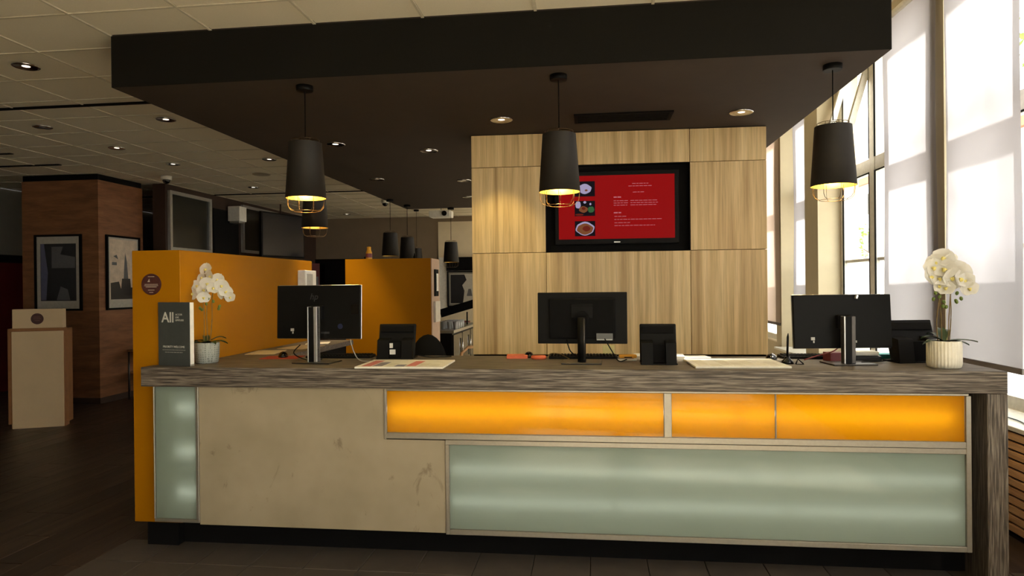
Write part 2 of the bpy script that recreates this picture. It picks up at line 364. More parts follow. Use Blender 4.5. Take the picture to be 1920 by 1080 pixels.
# window wall on the right
WX = 2.85
WINS = [(-5.2, -2.9), (-2.4, -.1), (.4, 2.2), (2.6, 5.41), (5.57, 8.08), (8.55, 9.6), (9.85, 11.6), (12.1, 14.2)]
ww = MB(); ww.box(WX-.02, -6.2, 0, 3.05, 14.9, .64); ww.box(WX-.02, -6.2, 3.95, 3.05, 14.9, 4.3)
prev = -6.2
for a, b in WINS+[(14.9, 15)]:
    inner = 2.60 if a > 8.3 else (2.66 if a > 5.5 else WX-.02)
    ww.box(inner, prev, .64, 3.05, a, 3.95); prev = b
wrt = tag(ww.build('wall_right', cream), 'cream window wall with pillars along the right side', 'wall', kind=S)
nwin = 4
for a, b in WINS:
    t = thing('window_%d' % nwin, ['tall white window near the entrance, first along the right wall', 'tall white window, second along the right wall', 'tall white window, third along the right wall',
        'tall white window behind the rightmost roller blind', 'tall white window left uncovered behind the right pendant lamp', 'tall white window behind the narrow far roller blind',
        'tall white window beside the oak wall edge', 'tall white window at the far end of the right wall'][nwin-4], 'window', (WX+.05, a, .66), kind=S); nwin += 1
    W_ = b-a; HH = 3.29; n = 3 if W_ > 2.0 else 2; mw = .062; tz = 2.02; tt = .14
    edges = [0]+[W_*k/n for k in range(1, n)]+[W_]
    if a == 5.57: edges = [0, .83, 1.65, W_]
    f = MB(); f.box(-.04, 0, 0, .05, W_, .09); f.box(-.04, 0, HH-.09, .05, W_, HH); f.box(-.04, 0, tz, .05, W_, tz+tt)
    for e in edges:
        y0 = max(0, e-mw); y1 = min(W_, e+mw); f.box(-.045, y0, 0, .055, y1, HH)
    f.build('window_frame', white, t)
    for k in range(len(edges)-1):
        y0 = edges[k]+mw; y1 = edges[k+1]-mw
        g = MB()
        for z0, z1 in ((.09, tz), (tz+tt, HH-.09)):
            g.box(-.05, y0, z0, -.035, y0+.012, z1); g.box(-.05, y1-.012, z0, -.035, y1, z1); g.box(-.05, y0, z1-.012, -.035, y1, z1)
        g.build('gasket', blackm, t)
        B(-.004, y0, 1.135, .004, y1, tz).build('pane', pane, t); B(-.004, y0, .09, .004, y1, 1.105).build('film_pane', filmp if a > 2.3 else pane, t); B(-.02, y0, 1.105, .02, y1, 1.135).build('glazing_bar', white, t)
        if a == 5.57 and k == 2:      # tilted vent sash, hung at its top edge
            sh = HH-.09-tz-tt
            sa = bpy.data.objects.new('vent_sash', None); COL.objects.link(sa); sa.parent = t; sa.location = (-.02, 0, HH-.09); sa.rotation_euler = (0, math.radians(16), 0)
            s_ = MB(); 
            for q in ((y0, y0+.06, -sh, 0), (y1-.06, y1, -sh, 0), (y0+.06, y1-.06, -sh, -sh+.06), (y0+.06, y1-.06, -.06, 0)): s_.box(-.03, q[0], q[2], .03, q[1], q[3])
            s_.build('sash_frame', white, sa); B(-.004, y0+.06, -sh+.06, .004, y1-.06, -.06).build('pane', pane, sa)
        else: B(-.004, y0, tz+tt, .004, y1, HH-.09).build('pane', pane, t)
# sill and slatted radiator covers
for nm, y0, y1, lab in (('sill_board', 2.6, 9.58, 'white window sill above the slatted wooden radiator covers'),):
    tag(RB(2.49, y0, .64, WX-.022, y1, .668, r=.004).build('trim_1', white), lab, 'sill', kind=S)
slm = RB(0, 0, 0, .022, 2.48, .043, r=.003, seg=1).mesh('slat'); slm.materials.append(slatw)
for y0, lab in ((2.62, 'slatted wooden radiator cover at the right end of the counter'), (5.12, 'slatted wooden radiator cover partly hidden behind the counter'),):
    t = thing('radiator_cover', lab, 'radiator cover', (2.5, y0, 0), group='slatted radiator covers')
    B(.03, .0, .0, .05, 2.48, .638).build('backing', blackm, t)
    for k in range(11): link('slat', slm, t, (0, 0, .03+k*.0553))
    B(0, 0, 0, .03, .03, .03).build('foot', slatw, t); B(0, 2.45, 0, .03, 2.48, .03).build('foot', slatw, t)
# roller blinds
def blind(y0, y1, z0, z1, x, lab, lean=0, mat=None):
    t = thing('roller_blind', lab, 'blind', (x, (y0+y1)/2, z0), group='roller blinds on the window wall'); h = (y1-y0)/2; H = z1-z0
    s = MB(); n = 14; vv = []; 
    for i in range(n+1):
        for k in range(5):
            yy = -h+2*h*k/4; vv.append((.006*math.sin(i*.5+k)+lean*(i/n)**1, yy, H*i/n))
    s.add(vv, [(i*5+k, i*5+k+1, (i+1)*5+k+1, (i+1)*5+k) for i in range(n) for k in range(4)], True)
    s.build('fabric', mat or blindm, t)
    RB(-.008, -h, -.025, .012, h, .012, r=.004).build('hem_bar', blindd, t)
    MB().lathe([(.03, -h), (.03, h)], 14, Matrix.Translation((lean, 0, H)) @ Matrix.Rotation(-PI/2, 4, 'X')).build('roller', white, t)
blind(4.445, 5.33, .985, 3.88, 2.63, 'pale roller blind at the far right, right of the second orchid')
blind(5.46, 6.39, .985, 3.88, 2.63, 'pale roller blind behind the second orchid')
blind(8.10, 9.08, .985, 3.88, 2.62, 'narrow pale roller blind behind the right pendant lamp')
blind(9.62, 10.75, .98, 3.88, 2.585, 'slim greyish roller blind at the edge of the oak wall', 0, frosted('unlit_blind_fabric', (.42, .33, .29, 1), (.84, .72, .64, 1), .5, None))  # brownish copy of the blind fabric; its lack of backlight is put into the colour
blind(2.75, 4.25, .985, 3.88, 2.63, 'unseen added roller blind keeping sun off the counter')  # added out of view to stop direct sun from reaching the counter
#@@COUNTER
# ================================================================ oak feature wall with television
ow = thing('wall_oak', 'oak laminate panelled wall carrying the television behind the counter', 'wall', (0.2, 5.5, 0), math.radians(1.0), kind=S)
B(-1.185, .06, 0, 1.19, .34, SZ).build('core', oakf, ow)
cx = [-1.19, -.573, .592, 1.192]; rz = [.972, 1.815, 2.527, SZ-.004]
for i in range(3):
    for j in range(3):
        if i == 1 and j == 1: continue
        x0, x1, z0, z1 = cx[i]+.002, cx[i+1]-.002, rz[j]+.002, rz[j+1]-.002
        c = ((x0+x1)/2, .03, (z0+z1)/2); a, b = (x1-x0)/2, (z1-z0)/2
        RB(-a, -.03, -b, a, .029, b, r=.002, seg=1).build('panel', oakw, ow, c)
n_ = MB(); x0, x1, z0, z1 = cx[1], cx[2], rz[1], rz[2]
n_.box(x0, .05, z0, x1, .059, z1); n_.box(x0, 0, z0, x0+.006, .055, z1); n_.box(x1-.006, 0, z0, x1, .055, z1); n_.box(x0, 0, z0, x1, .055, z0+.006); n_.box(x0, 0, z1-.006, x1, .055, z1)
n_.build('niche', blackm, ow)
B(-1.19, .045, .0, 1.19, .06, .965).build('plinth', blackm, ow)
tv = thing('television', 'wall television showing a red restaurant menu screen', 'television', (.2+.002, 5.515, 2.175), math.radians(1.0))
RB(-.502, -.012, -.30, .502, .03, .30, r=.006).build('bezel', black, tv)
sc_ = B(-.468, -.0145, -.256, .468, -.0125, .262).build('screen', screenr, tv)
pk = emit('screen_text', lin(225, 130, 140), .55); fd = emit('food_dark', lin(24, 18, 26), .5); fw_ = emit('food_white', lin(190, 178, 214), .6); fb_ = emit('food_brown', lin(140, 84, 50), .6); fg_ = emit('food_green', lin(62, 110, 66), .6); fr_ = emit('food_red', lin(120, 40, 26), .6)
for k, z in enumerate((.155, -.005, -.17)):
    p = B(-.083, -.0165, -.062, .083, -.0145, .062).build('food_picture', fd, sc_, (-.254, 0, z))
    q = MB()
    def blob(mb, x, z, rx, rzz, d=-.0175, n=24, ph=0): mb.add([(x+rx*math.cos(2*PI*i/n)*(1+.05*math.sin(1.57*i+ph)), d, z+rzz*math.sin(2*PI*i/n)*(1+.06*math.cos(1.05*i+ph))) for i in range(n)], [list(range(n))])
    def put(nm, m, args, d):
        mb = MB()
        for a in args: blob(mb, -.254+a[0], z+a[1], a[2], a[3], d, 24, a[0]*50)
        me = mb.mesh(nm); me.materials.append(m); link(nm, me, sc_)
    if k == 0: put('rice_mound', fw_, [(0, 0, .055, .04)], -.0172); put('garnish', fb_, [(.012, -.012, .012, .008)], -.0176)
    if k == 1: put('napkin', fw_, [(-.055, .03, .022, .03)], -.0172); put('shaker', fw_, [(0, .05, .012, .01)], -.0172); put('candle', fw_, [(.045, .035, .008, .01)], -.0172); put('pan_food', fb_, [(-.012, -.008, .036, .026)], -.0174); put('salad', fg_, [(.05, -.01, .026, .026)], -.0175); put('board', fr_, [(-.045, -.05, .034, .008)], -.0177); put('meat', fr_, [(-.01, .0, .016, .012)], -.0177)
    if k == 2: put('plate_rim', fw_, [(0, 0, .076, .054)], -.0172); put('stew', fb_, [(0, -.004, .066, .044)], -.0174); put('sauce', fr_, [(.012, .0, .032, .022)], -.0176)
tx = MB()
def tline(x0, x1, z, h=.0042):
    x = x0
    while x < x1-.01:
        l = random.uniform(.014, .04); l = min(l, x1-x); tx.box(x, -.0165, z-h/2, x+l, -.0145, z+h/2); x += l+.006
for a in ((.13, .26, .19), (.10, .29, .17), (.135, .24, .12), (-.02, .10, .052, ), (.115, .335, .052), (-.02, .10, .034), (.115, .335, .034), (-.02, .09, .016), (.115, .335, .016), (-.015, .08, -.075), (-.015, .37, -.10), (-.015, .11, -.127), (-.015, .31, -.15)): tline(*a)
tline(-.02, .05, .082, .009); tline(-.02, .04, -.045, .009)
tx.build('menu_text', pk, sc_)['kind'] = 'stuff'
B(-.02, -.0135, -.287, .03, -.0118, -.279).build('maker_mark', silver, tv)

# ================================================================ yellow partitions
yp = thing('wall_partition', 'yellow laminate half-height partition at the left end of the counter', 'wall', (-2.585, 3.70, 0), kind=S)
RB(-.155, .0, .15, .155, 1.88, 1.775, r=.003, seg=1).build('partition_body', yel, yp); B(-.1, .04, 0, .1, 1.85, .15).build('plinth', blackm, yp)
st = thing('round_sticker', 'round dark brown information sticker on the yellow partition front', 'sticker', (-2.612, 3.697, 1.572))
brn = plain('sticker_brown', lin(70, 32, 28), .5); gl = plain('sticker_print', lin(168, 152, 140), .6)
MB().lathe([(.064, 0), (.064, .002)], 32, Matrix.Rotation(PI/2, 4, 'X')).build('disc', brn, st)
q = MB()
for zz, a in ((.046, .02), (.0, .042), (-.008, .044), (-.016, .034), (-.034, .02), (-.048, .012)): q.box(-a, -.0035, zz-.0018, a, -.0015, zz+.0018)
q.add([(-.024, -.003, .014), (-.008, -.003, .014), (-.012, -.003, .034)], [(0, 1, 2)])
q.build('print', gl, st)
y2 = thing('wall_bar_partition', 'yellow laminate bar partition behind the left monitor', 'wall', (-1.94, 6.2, 0), kind=S)
RB(-.425, 0, 0, .42, .33, 1.815, r=.003, seg=1).build('partition_body', yel, y2); B(.42, .002, 0, .428, .328, 1.812).build('end_panel', plain('pinkish_edge', lin(176, 142, 116), .5), y2)

# ================================================================ reception counter
CT = 1.09
ct = thing('reception_counter', 'long reception counter with grey oak top and backlit glass panels', 'counter', (0, 3.6, 0))
RB(-2.61, -.012, .978, 2.052, .675, CT, r=.003, seg=1).build('countertop', gryH, ct)
RB(1.955, -.012, 0, 2.052, .675, .977, r=.003, seg=1).build('side_panel', gryV, ct)
RB(-2.45, .675, 1.05, -2.05, 1.95, CT, r=.003, seg=1).build('return_top', gryH, ct)
B(-2.40, .70, .0, -2.10, 1.90, 1.05).build('return_body', blackm, ct)
MB().prism([(-2.266, .178), (-.815, .178), (-.815, .690), (-1.162, .690), (-1.162, .975), (-2.266, .975)], .014, .034).build('stone_panel', stonem, ct)
def strip(nm, x0, z0, x1, z1, y0=.006): RB(x0, y0, z0, x1, .034, z1, r=.002, seg=1).build(nm, alu, ct)
strip('frame_strip', -1.160, .692, -1.146, .975); strip('frame_strip', -1.146, .963, 1.880, .975); strip('frame_strip', .373, .729, .413, .963); strip('frame_strip', -1.146, .697, 1.866, .729)
strip('frame_strip', -.813, .668, 1.866, .695); strip('frame_strip', -.813, .172, -.792, .668); strip('frame_strip', -.792, .172, 1.866, .200); strip('frame_strip', 1.866, .172, 1.891, .963)
strip('frame_strip', -2.285, .205, -2.267, .975); strip('frame_strip', -2.545, .188, -2.267, .205); strip('frame_strip', -2.548, .205, -2.541, .975)
def glass(x0, z0, x1, z1, m, nm='glass_panel'):     # clear polished front, frosted coating on the back face
    o = B(x0+.001, .012, z0+.001, x1-.001, .020, z1-.001).build(nm, pane, ct); o.data.materials.append(m)
    for p in o.data.polygons:
        if p.center.y > .019: p.material_index = 1
glass(-1.146, .729, .373, .963, orang); glass(.413, .729, .943, .963, orang); strip('joint_strip', .943, .729, .949, .963, .012); glass(.949, .729, 1.866, .963, orang)
glass(-.792, .200, 1.866, .668, frost); glass(-2.541, .205, -2.285, .975, frost)
lb = MB()
def lbox(x0, z0, x1, z1, d):   # open-fronted white light box
    lb.box(x0, d, z0, x1, d+.01, z1); lb.box(x0, .036, z0-.006, x1, d, z0); lb.box(x0, .036, z1, x1, d, z1+.006); lb.box(x0-.006, .036, z0, x0, d, z1); lb.box(x1, .036, z0, x1+.006, d, z1)
lbox(-1.155, .712, 1.88, .968, .17); lbox(-.80, .186, 1.875, .690, .17); lbox(-2.545, .2, -2.272, .972, .085)
lb.build('light_box', boxw, ct)
def tube_(x0, x1, y, z, m, r=.013): MB().lathe([(r, x0), (r, x1)], 10, Matrix.Translation((0, y, z)) @ Matrix.Rotation(PI/2, 4, 'Y')).build('fluorescent_tube', m, ct)
for a, b in ((-1.13, -.2), (-.18, .75), (.77, 1.82)): tube_(a, b, .075, .85, tubeo)
for z in (.53, .355):
    for a, b in ((-.78, .1), (.12, 1.0), (1.02, 1.84)): tube_(a, b, .06, z, tubeg)
for z in (.85, .60, .36): tube_(-2.41, -2.288, .06, z, tubes, .013)
kb = MB(); kb.box(-2.52, .20, 0, 1.955, .215, .178); kb.box(-2.52, .20, .150, 1.955, .67, .170); kb.build('kick_board', blackm, ct)
B(-2.36, .25, .2, 1.95, .26, .975).build('inner_board', blackm, ct)
B(1.895, .19, .15, 1.954, .21, .975).build('inner_board', blackm, ct)

#@@LAMPS
# ================================================================ pendant lamps
def pendant(loc, label, zb=2.10, zt=2.445, z_top=SZ, mat=bulbm):
    t = thing('pendant_lamp', label, 'lamp', (loc[0], loc[1], z_top), group='black caged pendant lamps'); d = z_top
    b0, t0 = zb-d, zt-d
    MB().lathe([(.05, -.032), (.052, -.028), (.052, 0)], 24).build('canopy', black, t)
    MB().tube([(0, 0, -.03), (0, 0, t0+.035)], .0035).build('cord', blackm, t)
    MB().lathe([(.1, t0), (.1235, b0), (.1215, b0), (.098, t0)], 40, None, False).build('shade', shadem, t)
    MB().lathe([(.0975, t0-.002), (.121, b0+.001)], 40, None, False).build('shade_lining', gold, t)
    MB().lathe([(.0975, t0-.004), (.001, t0-.004)], 40, None, False).build('shade_top', gold, t)
    c = MB()
    for k in range(8):
        a = 2*PI*k/8; p = [(.1185, .02), (.1185, -.015), (.115, -.05), (.1, -.07), (.075, -.08)]
        c.tube([(r*math.cos(a), r*math.sin(a), b0+z) for r, z in p], .0015, 5)
    c.tube([(.075*math.cos(2*PI*k/24), .075*math.sin(2*PI*k/24), b0-.08) for k in range(24)], .0015, 5, True)
    tr = MB(); tr.tube([(.085*math.cos(2*PI*k/24), .085*math.sin(2*PI*k/24), t0+.018) for k in range(24)], .0015, 5, True)
    for k in range(8):
        a = 2*PI*k/8; tr.tube([(.097*math.cos(a), .097*math.sin(a), t0-.01), (.085*math.cos(a), .085*math.sin(a), t0+.018), (.03*math.cos(a), .03*math.sin(a), t0+.022), (0, 0, t0+.03)], .0015, 5)
    tr.build('top_wire', goldw, t); c.build('cage', goldw, t)
    MB().lathe([(.018, t0-.01), (.018, b0+.12)], 12).build('lamp_holder', blackm, t)
    MB().ball((0, 0, b0+.085), .034, 10).build('bulb', mat, t)
    return t
pendant((-1.767, 3.98), 'black caged pendant lamp above the left monitor')
pendant((-.187, 4.0), 'black caged pendant lamp in front of the television')
pendant((1.392, 4.05), 'black caged pendant lamp in front of the bright window')
pendant((-2.60, 6.05), 'black caged pendant lamp half hidden behind the left pendant', 2.11, 2.44, SZ, bulbw)
offm = plain('unlit_bulb', lin(200, 190, 170), .3)
pendant((-2.865, 9.29), 'far black pendant lamp, leftmost above the bar partition', 1.99, 2.32, SZ, offm)
pendant((-2.80, 9.95), 'far black pendant lamp, middle one above the bar partition', 1.97, 2.30, SZ, offm)
pendant((-2.22, 10.42), 'far black pendant lamp beside the oak wall edge', 1.93, 2.25, SZ, offm)
pendant((-3.55, 13.3), 'faint far pendant lamp overlapping the middle one above the bar partition', 1.97, 2.33, CZ, offm)
# recessed downlights
dl_ring = MB().lathe([(.085, 0), (.086, -.006), (.078, -.009), (.072, -.004)], 28, None, False).mesh('ring'); dl_ring.materials.append(chrome)
dl_ref = MB().lathe([(.073, -.005), (.045, -.0025), (.026, -.0015)], 28, None, False).mesh('reflector'); dl_ref.materials.append(chrome)
dl_on = MB().lathe([(.026, -.002), (.0005, -.003)], 20, None, False).mesh('lamp_disc'); dl_on.materials.append(lampd)
dl_off = dl_on.copy(); dl_off.materials.clear(); dl_off.materials.append(white)
def downlight(x, y, z, label, power=0, on=None, spread=70, tgt=None, size=1.0, col=(1, .78, .45)):
    t = thing('recessed_downlight', label, 'downlight', (x, y, z), group='recessed downlights'); t.scale = (size, size, 1)
    link('ring', dl_ring, t); link('reflector', dl_ref, t); link('lamp_disc', dl_on if (power or on) else dl_off, t)
    if power:
        l = bpy.data.lights.new('spot', 'SPOT'); l.energy = power; l.spot_size = math.radians(spread); l.spot_blend = .6; l.color = col; l.shadow_soft_size = .03
        o = bpy.data.objects.new('downlight_beam', l); COL.objects.link(o); o.parent = t; o.location = (0, 0, -.02)
        if tgt: o.rotation_euler = Vector(tgt).to_track_quat('-Z', 'Y').to_euler()
downlight(-.668, 5.0, SZ, 'chrome downlight in the dark soffit left of the middle pendant', 24, True, 66, (-.1, .28, -1), col=(1, .76, .27))
downlight(1.10, 5.06, SZ, 'chrome downlight in the dark soffit left of the right pendant', 6, True, 80)
downlight(-1.483, 6.02, SZ, 'chrome downlight in the dark soffit left of the oak wall top', 0, True)
downlight(-2.471, 7.52, SZ, 'small chrome downlight in the dark soffit near its left edge', 0, False)
downlight(-1.493, 7.78, SZ, 'small chrome downlight in the dark soffit touching the oak wall edge', 0, False)
downlight(-1.712, 9.22, SZ, 'tiny chrome downlight at the rear of the dark soffit', 0, False)
downlight(-2.22, 5.62, SZ, 'chrome downlight in the dark soffit hidden behind the left pendant shade', 100, True, 62, (-.16, .12, -1))
CL = [(-3.924, 4.24, 'large chrome downlight in the tiled ceiling at the upper left', 1), (-5.228, 5.83, 'chrome downlight in the tiled ceiling beyond the black slot, far left', 0), (-3.90, 5.75, 'chrome downlight in the tiled ceiling beside the soffit edge', 1),
      (-5.214, 6.82, 'chrome downlight in the tiled ceiling, above the pillar top right', 1), (-3.889, 7.72, 'chrome downlight in the tiled ceiling just left of the left pendant', 1), (-5.207, 7.81, 'chrome downlight in the tiled ceiling above the dome camera', 1),
      (-5.207, 9.81, 'chrome downlight in the tiled ceiling above the wall box', 1), (-5.20, 13.76, 'tiny chrome downlight at the far end of the tiled ceiling', 1)]
for x, y, lab, on in CL: downlight(x, y, CZ-.004, lab, 0, bool(on))
sp = thing('ceiling_speaker', 'round flat ceiling loudspeaker grille left of the left pendant', 'speaker', (-4.51, 8.72, CZ-.004)); MB().lathe([(.001, -.008), (.11, -.008), (.12, -.002), (.12, 0)], 28, None, False).build('grille', plain('speaker_grille', lin(150, 138, 118), .7), sp)
# air vent in the soffit
av = thing('air_vent', 'long black air vent set in the dark soffit above the television', 'vent', (.24, 5.05, SZ))
B(-.34, -.09, -.004, .34, .09, 0).build('backing', cslot, av)
f = MB(); f.box(-.36, -.125, -.012, .36, -.10, 0); f.box(-.36, .10, -.012, .36, .125, 0); f.box(-.36, -.1, -.012, -.335, .1, 0); f.box(.335, -.1, -.012, .36, .1, 0); f.build('frame', blackm, av)
vm = B(-.335, -.006, -.010, .335, .006, -.003).mesh('louvre'); vm.materials.append(blackm)
for k in range(6): link('louvre', vm, av, (0, -.075+.03*k, 0))
#@@DESK
# ================================================================ on the counter
def cable(pts, r=.0035, mat=black, label='black cable', nm='cable'):
    P = [Vector(p) for p in pts]; out = []
    for i in range(len(P)-1):
        a = P[max(i-1, 0)]; b = P[i]; c = P[i+1]; d = P[min(i+2, len(P)-1)]
        for k in range(6):
            t = k/6; out.append(.5*((2*b)+(c-a)*t+(2*a-5*b+4*c-d)*t*t+(3*b-a-3*c+d)*t**3))
    out.append(P[-1]); o = P[0]
    return MB().tube([p-o for p in out], r, 6), o
def kable(pts, label, r=.0035, mat=black, owner=None):
    if owner:
        Mi = (Matrix.Translation(owner.location) @ owner.rotation_euler.to_matrix().to_4x4()).inverted()
        m, o = cable([Mi @ Vector(p) for p in pts], r); m.build('cable', mat, owner, o); return
    m, o = cable(pts, r); tag(m.build('cable', mat, None, o), label, 'cable', 'desk cables')
lg = plain('label_grey', lin(170, 168, 162), .5); logo = plain('logo_grey', lin(58, 58, 58), .4, .3); dk = plain('dark_metal', lin(70, 66, 62), .35, .7)
def monitor(kind, loc, rz, w_, h_, zb, label, tilt=0):
    t = thing('computer_monitor', label, 'monitor', loc, rz, 'black computer monitors on the counter')
    pt = bpy.data.objects.new('display', None); COL.objects.link(pt); pt.parent = t; pt.location = (0, .06, zb); pt.rotation_euler = (math.radians(tilt), 0, 0)
    RB(-w_/2, 0, 0, w_/2, .022, h_, r=.004).build('back_shell', black, pt)
    if kind == 'slim':
        RB(-w_/2-.002, .018, -.002, w_/2+.002, .026, h_+.002, r=.002, seg=1).build('edge_trim', silver, pt)
        RB(-.04, -.03, h_*.36, .04, .004, h_*.62, r=.006).build('hinge', blackm, pt)
        nk = RB(-.031, -.012, .004, .031, .028, zb+h_*.60, r=.003).build('stand_neck', black, t)
        RB(-.031, -.0135, .008, -.024, .028, zb+h_*.60+.001, r=.001, seg=1).build('bright_edge', silver, nk); RB(.010, -.0135, .008, .031, .028, zb+h_*.60+.001, r=.001, seg=1).build('side_edge', dk if rz > 0 else silver, nk)
        RB(-.11, -.06, .0, .13, .12, .008, r=.003, seg=1).build('base', dk, t)
        B(-w_*.33, -.0015, .045, -w_*.29, 0, .062).build('warranty_label', lg, pt); B(-w_*.31, -.0015, .03, -w_*.295, 0, .043).build('warranty_label', lg, pt)
        B(.02, -.0015, .03, .075, 0, .042).build('serial_label', lg if rz > 0 else logo, pt)
    else:
        RB(-w_*.37, -.022, .03, w_*.37, .002, h_*.88, r=.008).build('rear_bulge', blackm, pt)
        RB(-w_*.12, -.026, h_*.50, w_*.12, -.018, h_*.77, r=.003).build('mount_plate', black, pt)
        B(-w_*.12, -.0275, h_*.725, w_*.12, -.0255, h_*.745).build('slot', blackm, pt)
        MB().lathe([(.042, 0), (.042, .03)], 24, Matrix.Translation((0, -.02, h_*.5)) @ Matrix.Rotation(PI/2, 4, 'X')).build('swivel_disc', blackm, pt)
        MB().lathe([(.024, .008), (.024, zb+h_*.52)], 20, Matrix.Translation((0, .0, 0))).build('stand_neck', black, t)
        MB().lathe([(.006, .02), (.006, zb+h_*.5)], 8, Matrix.Translation((.014, -.021, 0))).build('cable_clip_strip', dk, t)
        RB(-.115, -.07, 0, .115, .11, .010, r=.003, seg=1).build('base', dk, t)
        B(w_*.16, -.0235, .022, w_*.34, -.0215, .062).build('serial_label', plain('serial_grey', lin(92, 92, 90), .5), pt); B(w_*.165, -.0245, .022, w_*.335, -.0232, .029).build('serial_label', lg, pt)
    return t, pt
m1, p1 = monitor('slim', (-1.665, 3.83, CT), math.radians(-4), .545, .325, .142, 'black monitor seen from behind at the left workstation', -2)
text('hp', .055, logo, p1, (-.028, -.001, .255), shear=.25)
MB().lathe([(.016, 0), (.016, .0012)], 20, Matrix.Translation((.145, 0, .075)) @ Matrix.Rotation(PI/2, 4, 'X')).build('round_label', plain('label_blue', lin(26, 34, 66), .4), p1)
B(.215, -.0012, .15, .262, 0, .205).build('dark_label', blackg, p1)
m2, p2 = monitor('disc', (-.062, 3.87, CT), math.radians(-2), .523, .302, .108, 'black monitor with round stand post at the middle workstation', -1)
m3, p3 = monitor('slim', (1.40, 3.86, CT), math.radians(6), .545, .30, .085, 'black monitor seen from behind against the window at the right workstation', -4)
B(-.03, -.02, .285, -.02, -.002, .305).build('hinge_catch', silver, p3, rot=(0, math.radians(20), 0))

def terminal(loc, rz, w_, h_, label, lean, deep=.12):
    t = thing('customer_display', label, 'terminal', loc, rz, 'black tilted terminals on the counter')
    Mx = Matrix.Translation((0, 0, .008)) @ Matrix.Rotation(math.radians(-lean), 4, 'X')
    RB(-w_/2, .0, 0, w_/2, .022, h_, r=.006, M=Mx).build('screen_housing', black, t)
    RB(-w_/2+.012, -.010, h_*.74, w_/2-.012, .001, h_*.93, r=.004, M=Mx).build('rear_ridge', blackm, t)
    for sx in (-1, 1): 
        x0, x1 = sorted((sx*w_*.5, sx*w_*.16))
        q = MB(); pts = [(-deep, 0), (.02, 0), (.10*0+math.sin(math.radians(lean))*h_*.6, h_*.60), (-deep+.02, h_*.55)]
        q.add([(x0+.006, y, z) for y, z in pts]+[(x1-.006 if sx > 0 else x1, y, z) for y, z in pts], [(0, 1, 2, 3), (7, 6, 5, 4), (0, 4, 5, 1), (1, 5, 6, 2), (2, 6, 7, 3), (3, 7, 4, 0)]); q.build('stand_foot', black, t)
    RB(-w_*.5, -deep+.01, 0, w_*.5, .10, .008, r=.002, seg=1).build('base', black, t)
    B(-w_*.16, -.03, .01, w_*.16, 0, h_*.5).build('cable_bay', blackm, t)
    return t
t1 = terminal((-1.235, 4.10, CT), math.radians(3), .235, .215, 'black customer terminal beside the left monitor with a small plug', 14, .05)
pg = MB(); pg.box(-.03, -.045, .07, -.012, -.03, .10); pg.box(-.03, -.045, .03, .005, -.03, .06); pg.build('plug', white, t1)
terminal((.372, 3.87, CT), math.radians(-2), .205, .222, 'black terminal with split foot beside the middle monitor', 12, .07)
terminal((1.81, 4.0, CT), math.radians(9), .27, .238, 'black tilted terminal partly hidden by the second orchid', 18, .06)

# welcome sign
sg = thing('desk_sign', 'dark grey upright welcome sign with pale edge on the left counter end', 'sign', (-2.448, 3.66, CT), math.radians(-12))
sgm = plain('sign_grey', lin(62, 66, 64), .6); sgt = plain('sign_print', lin(206, 204, 196), .6)
RB(-.118, 0, 0, .118, .004, .375, r=.001, seg=1).build('front_board', sgm, sg)
RB(-.118, .004, .012, .1195, .032, .373, r=.001, seg=1).build('pale_edge', white, sg); RB(-.115, .004, 0, .1195, .034, .012, r=.001, seg=1).build('foot', silver, sg)
text('All', .085, sgt, sg, (-.043, -.001, .283), bold=.0012)
for i, s_ in enumerate(('ACCOR', 'LIVE', 'LIMITLESS')): text(s_, .0145, sgt, sg, (.014, -.001, .302-i*.0165), align='LEFT')
text('PRIORITY WELCOME', .0175, sgt, sg, (0, -.001, .112))
q = MB()
for zz, a in ((.094, .085), (.080, .066)):
    x = -a
    while x < a: l = random.uniform(.006, .02); q.box(x, -.0014, zz-.0022, min(a, x+l), -.0004, zz+.0022); x += l+.004
q.build('small_print', plain('sign_small_print', lin(140, 140, 134), .6), sg)

# orchids
def petalmesh(nm, L, W, cup, seg=6):
    vv = []; rows = 7
    for i in range(rows+1):
        u = i/rows; wd = W*math.sin(PI*min(1, .12+u*.88)**.8)**.75 if i < rows else 0.001
        for k in range(5):
            v = (k-2)/2; vv.append((v*wd, cup*(u*u)-.15*W*(v*v)*math.sin(PI*u), L*u))
    m = MB().add(vv, [(i*5+k, i*5+k+1, (i+1)*5+k+1, (i+1)*5+k) for i in range(rows) for k in range(4)], True)
    return m
def flowermesh():
    m = MB()
    for ang, L, W, cup in ((0, .036, .021, -.006), (72+8, .040, .031, -.005), (-72-8, .040, .031, -.005), (144, .034, .020, -.009), (-144, .034, .020, -.009)):
        p = petalmesh('p', L, W, cup); Mx = Matrix.Rotation(math.radians(ang), 4, 'Y')
        m.add([Mx @ Vector(v) for v in p.v], p.f, True)
    me = m.mesh('flower'); me.materials.append(petal); return me
fmesh = flowermesh()
lm = MB(); lm.ball((0, -.006, -.004), .006, 8, (1, 1.2, 1.3)); lm.ball((.005, -.004, .0), .0035, 6); lm.ball((-.005, -.004, 0), .0035, 6)
lmesh = lm.mesh('lip'); lmesh.materials.append(lipm)
bmesh_ = MB().ball((0, 0, 0), .0085, 8, (1, 1, 1.35)).mesh('bud'); bmesh_.materials.append(budm)
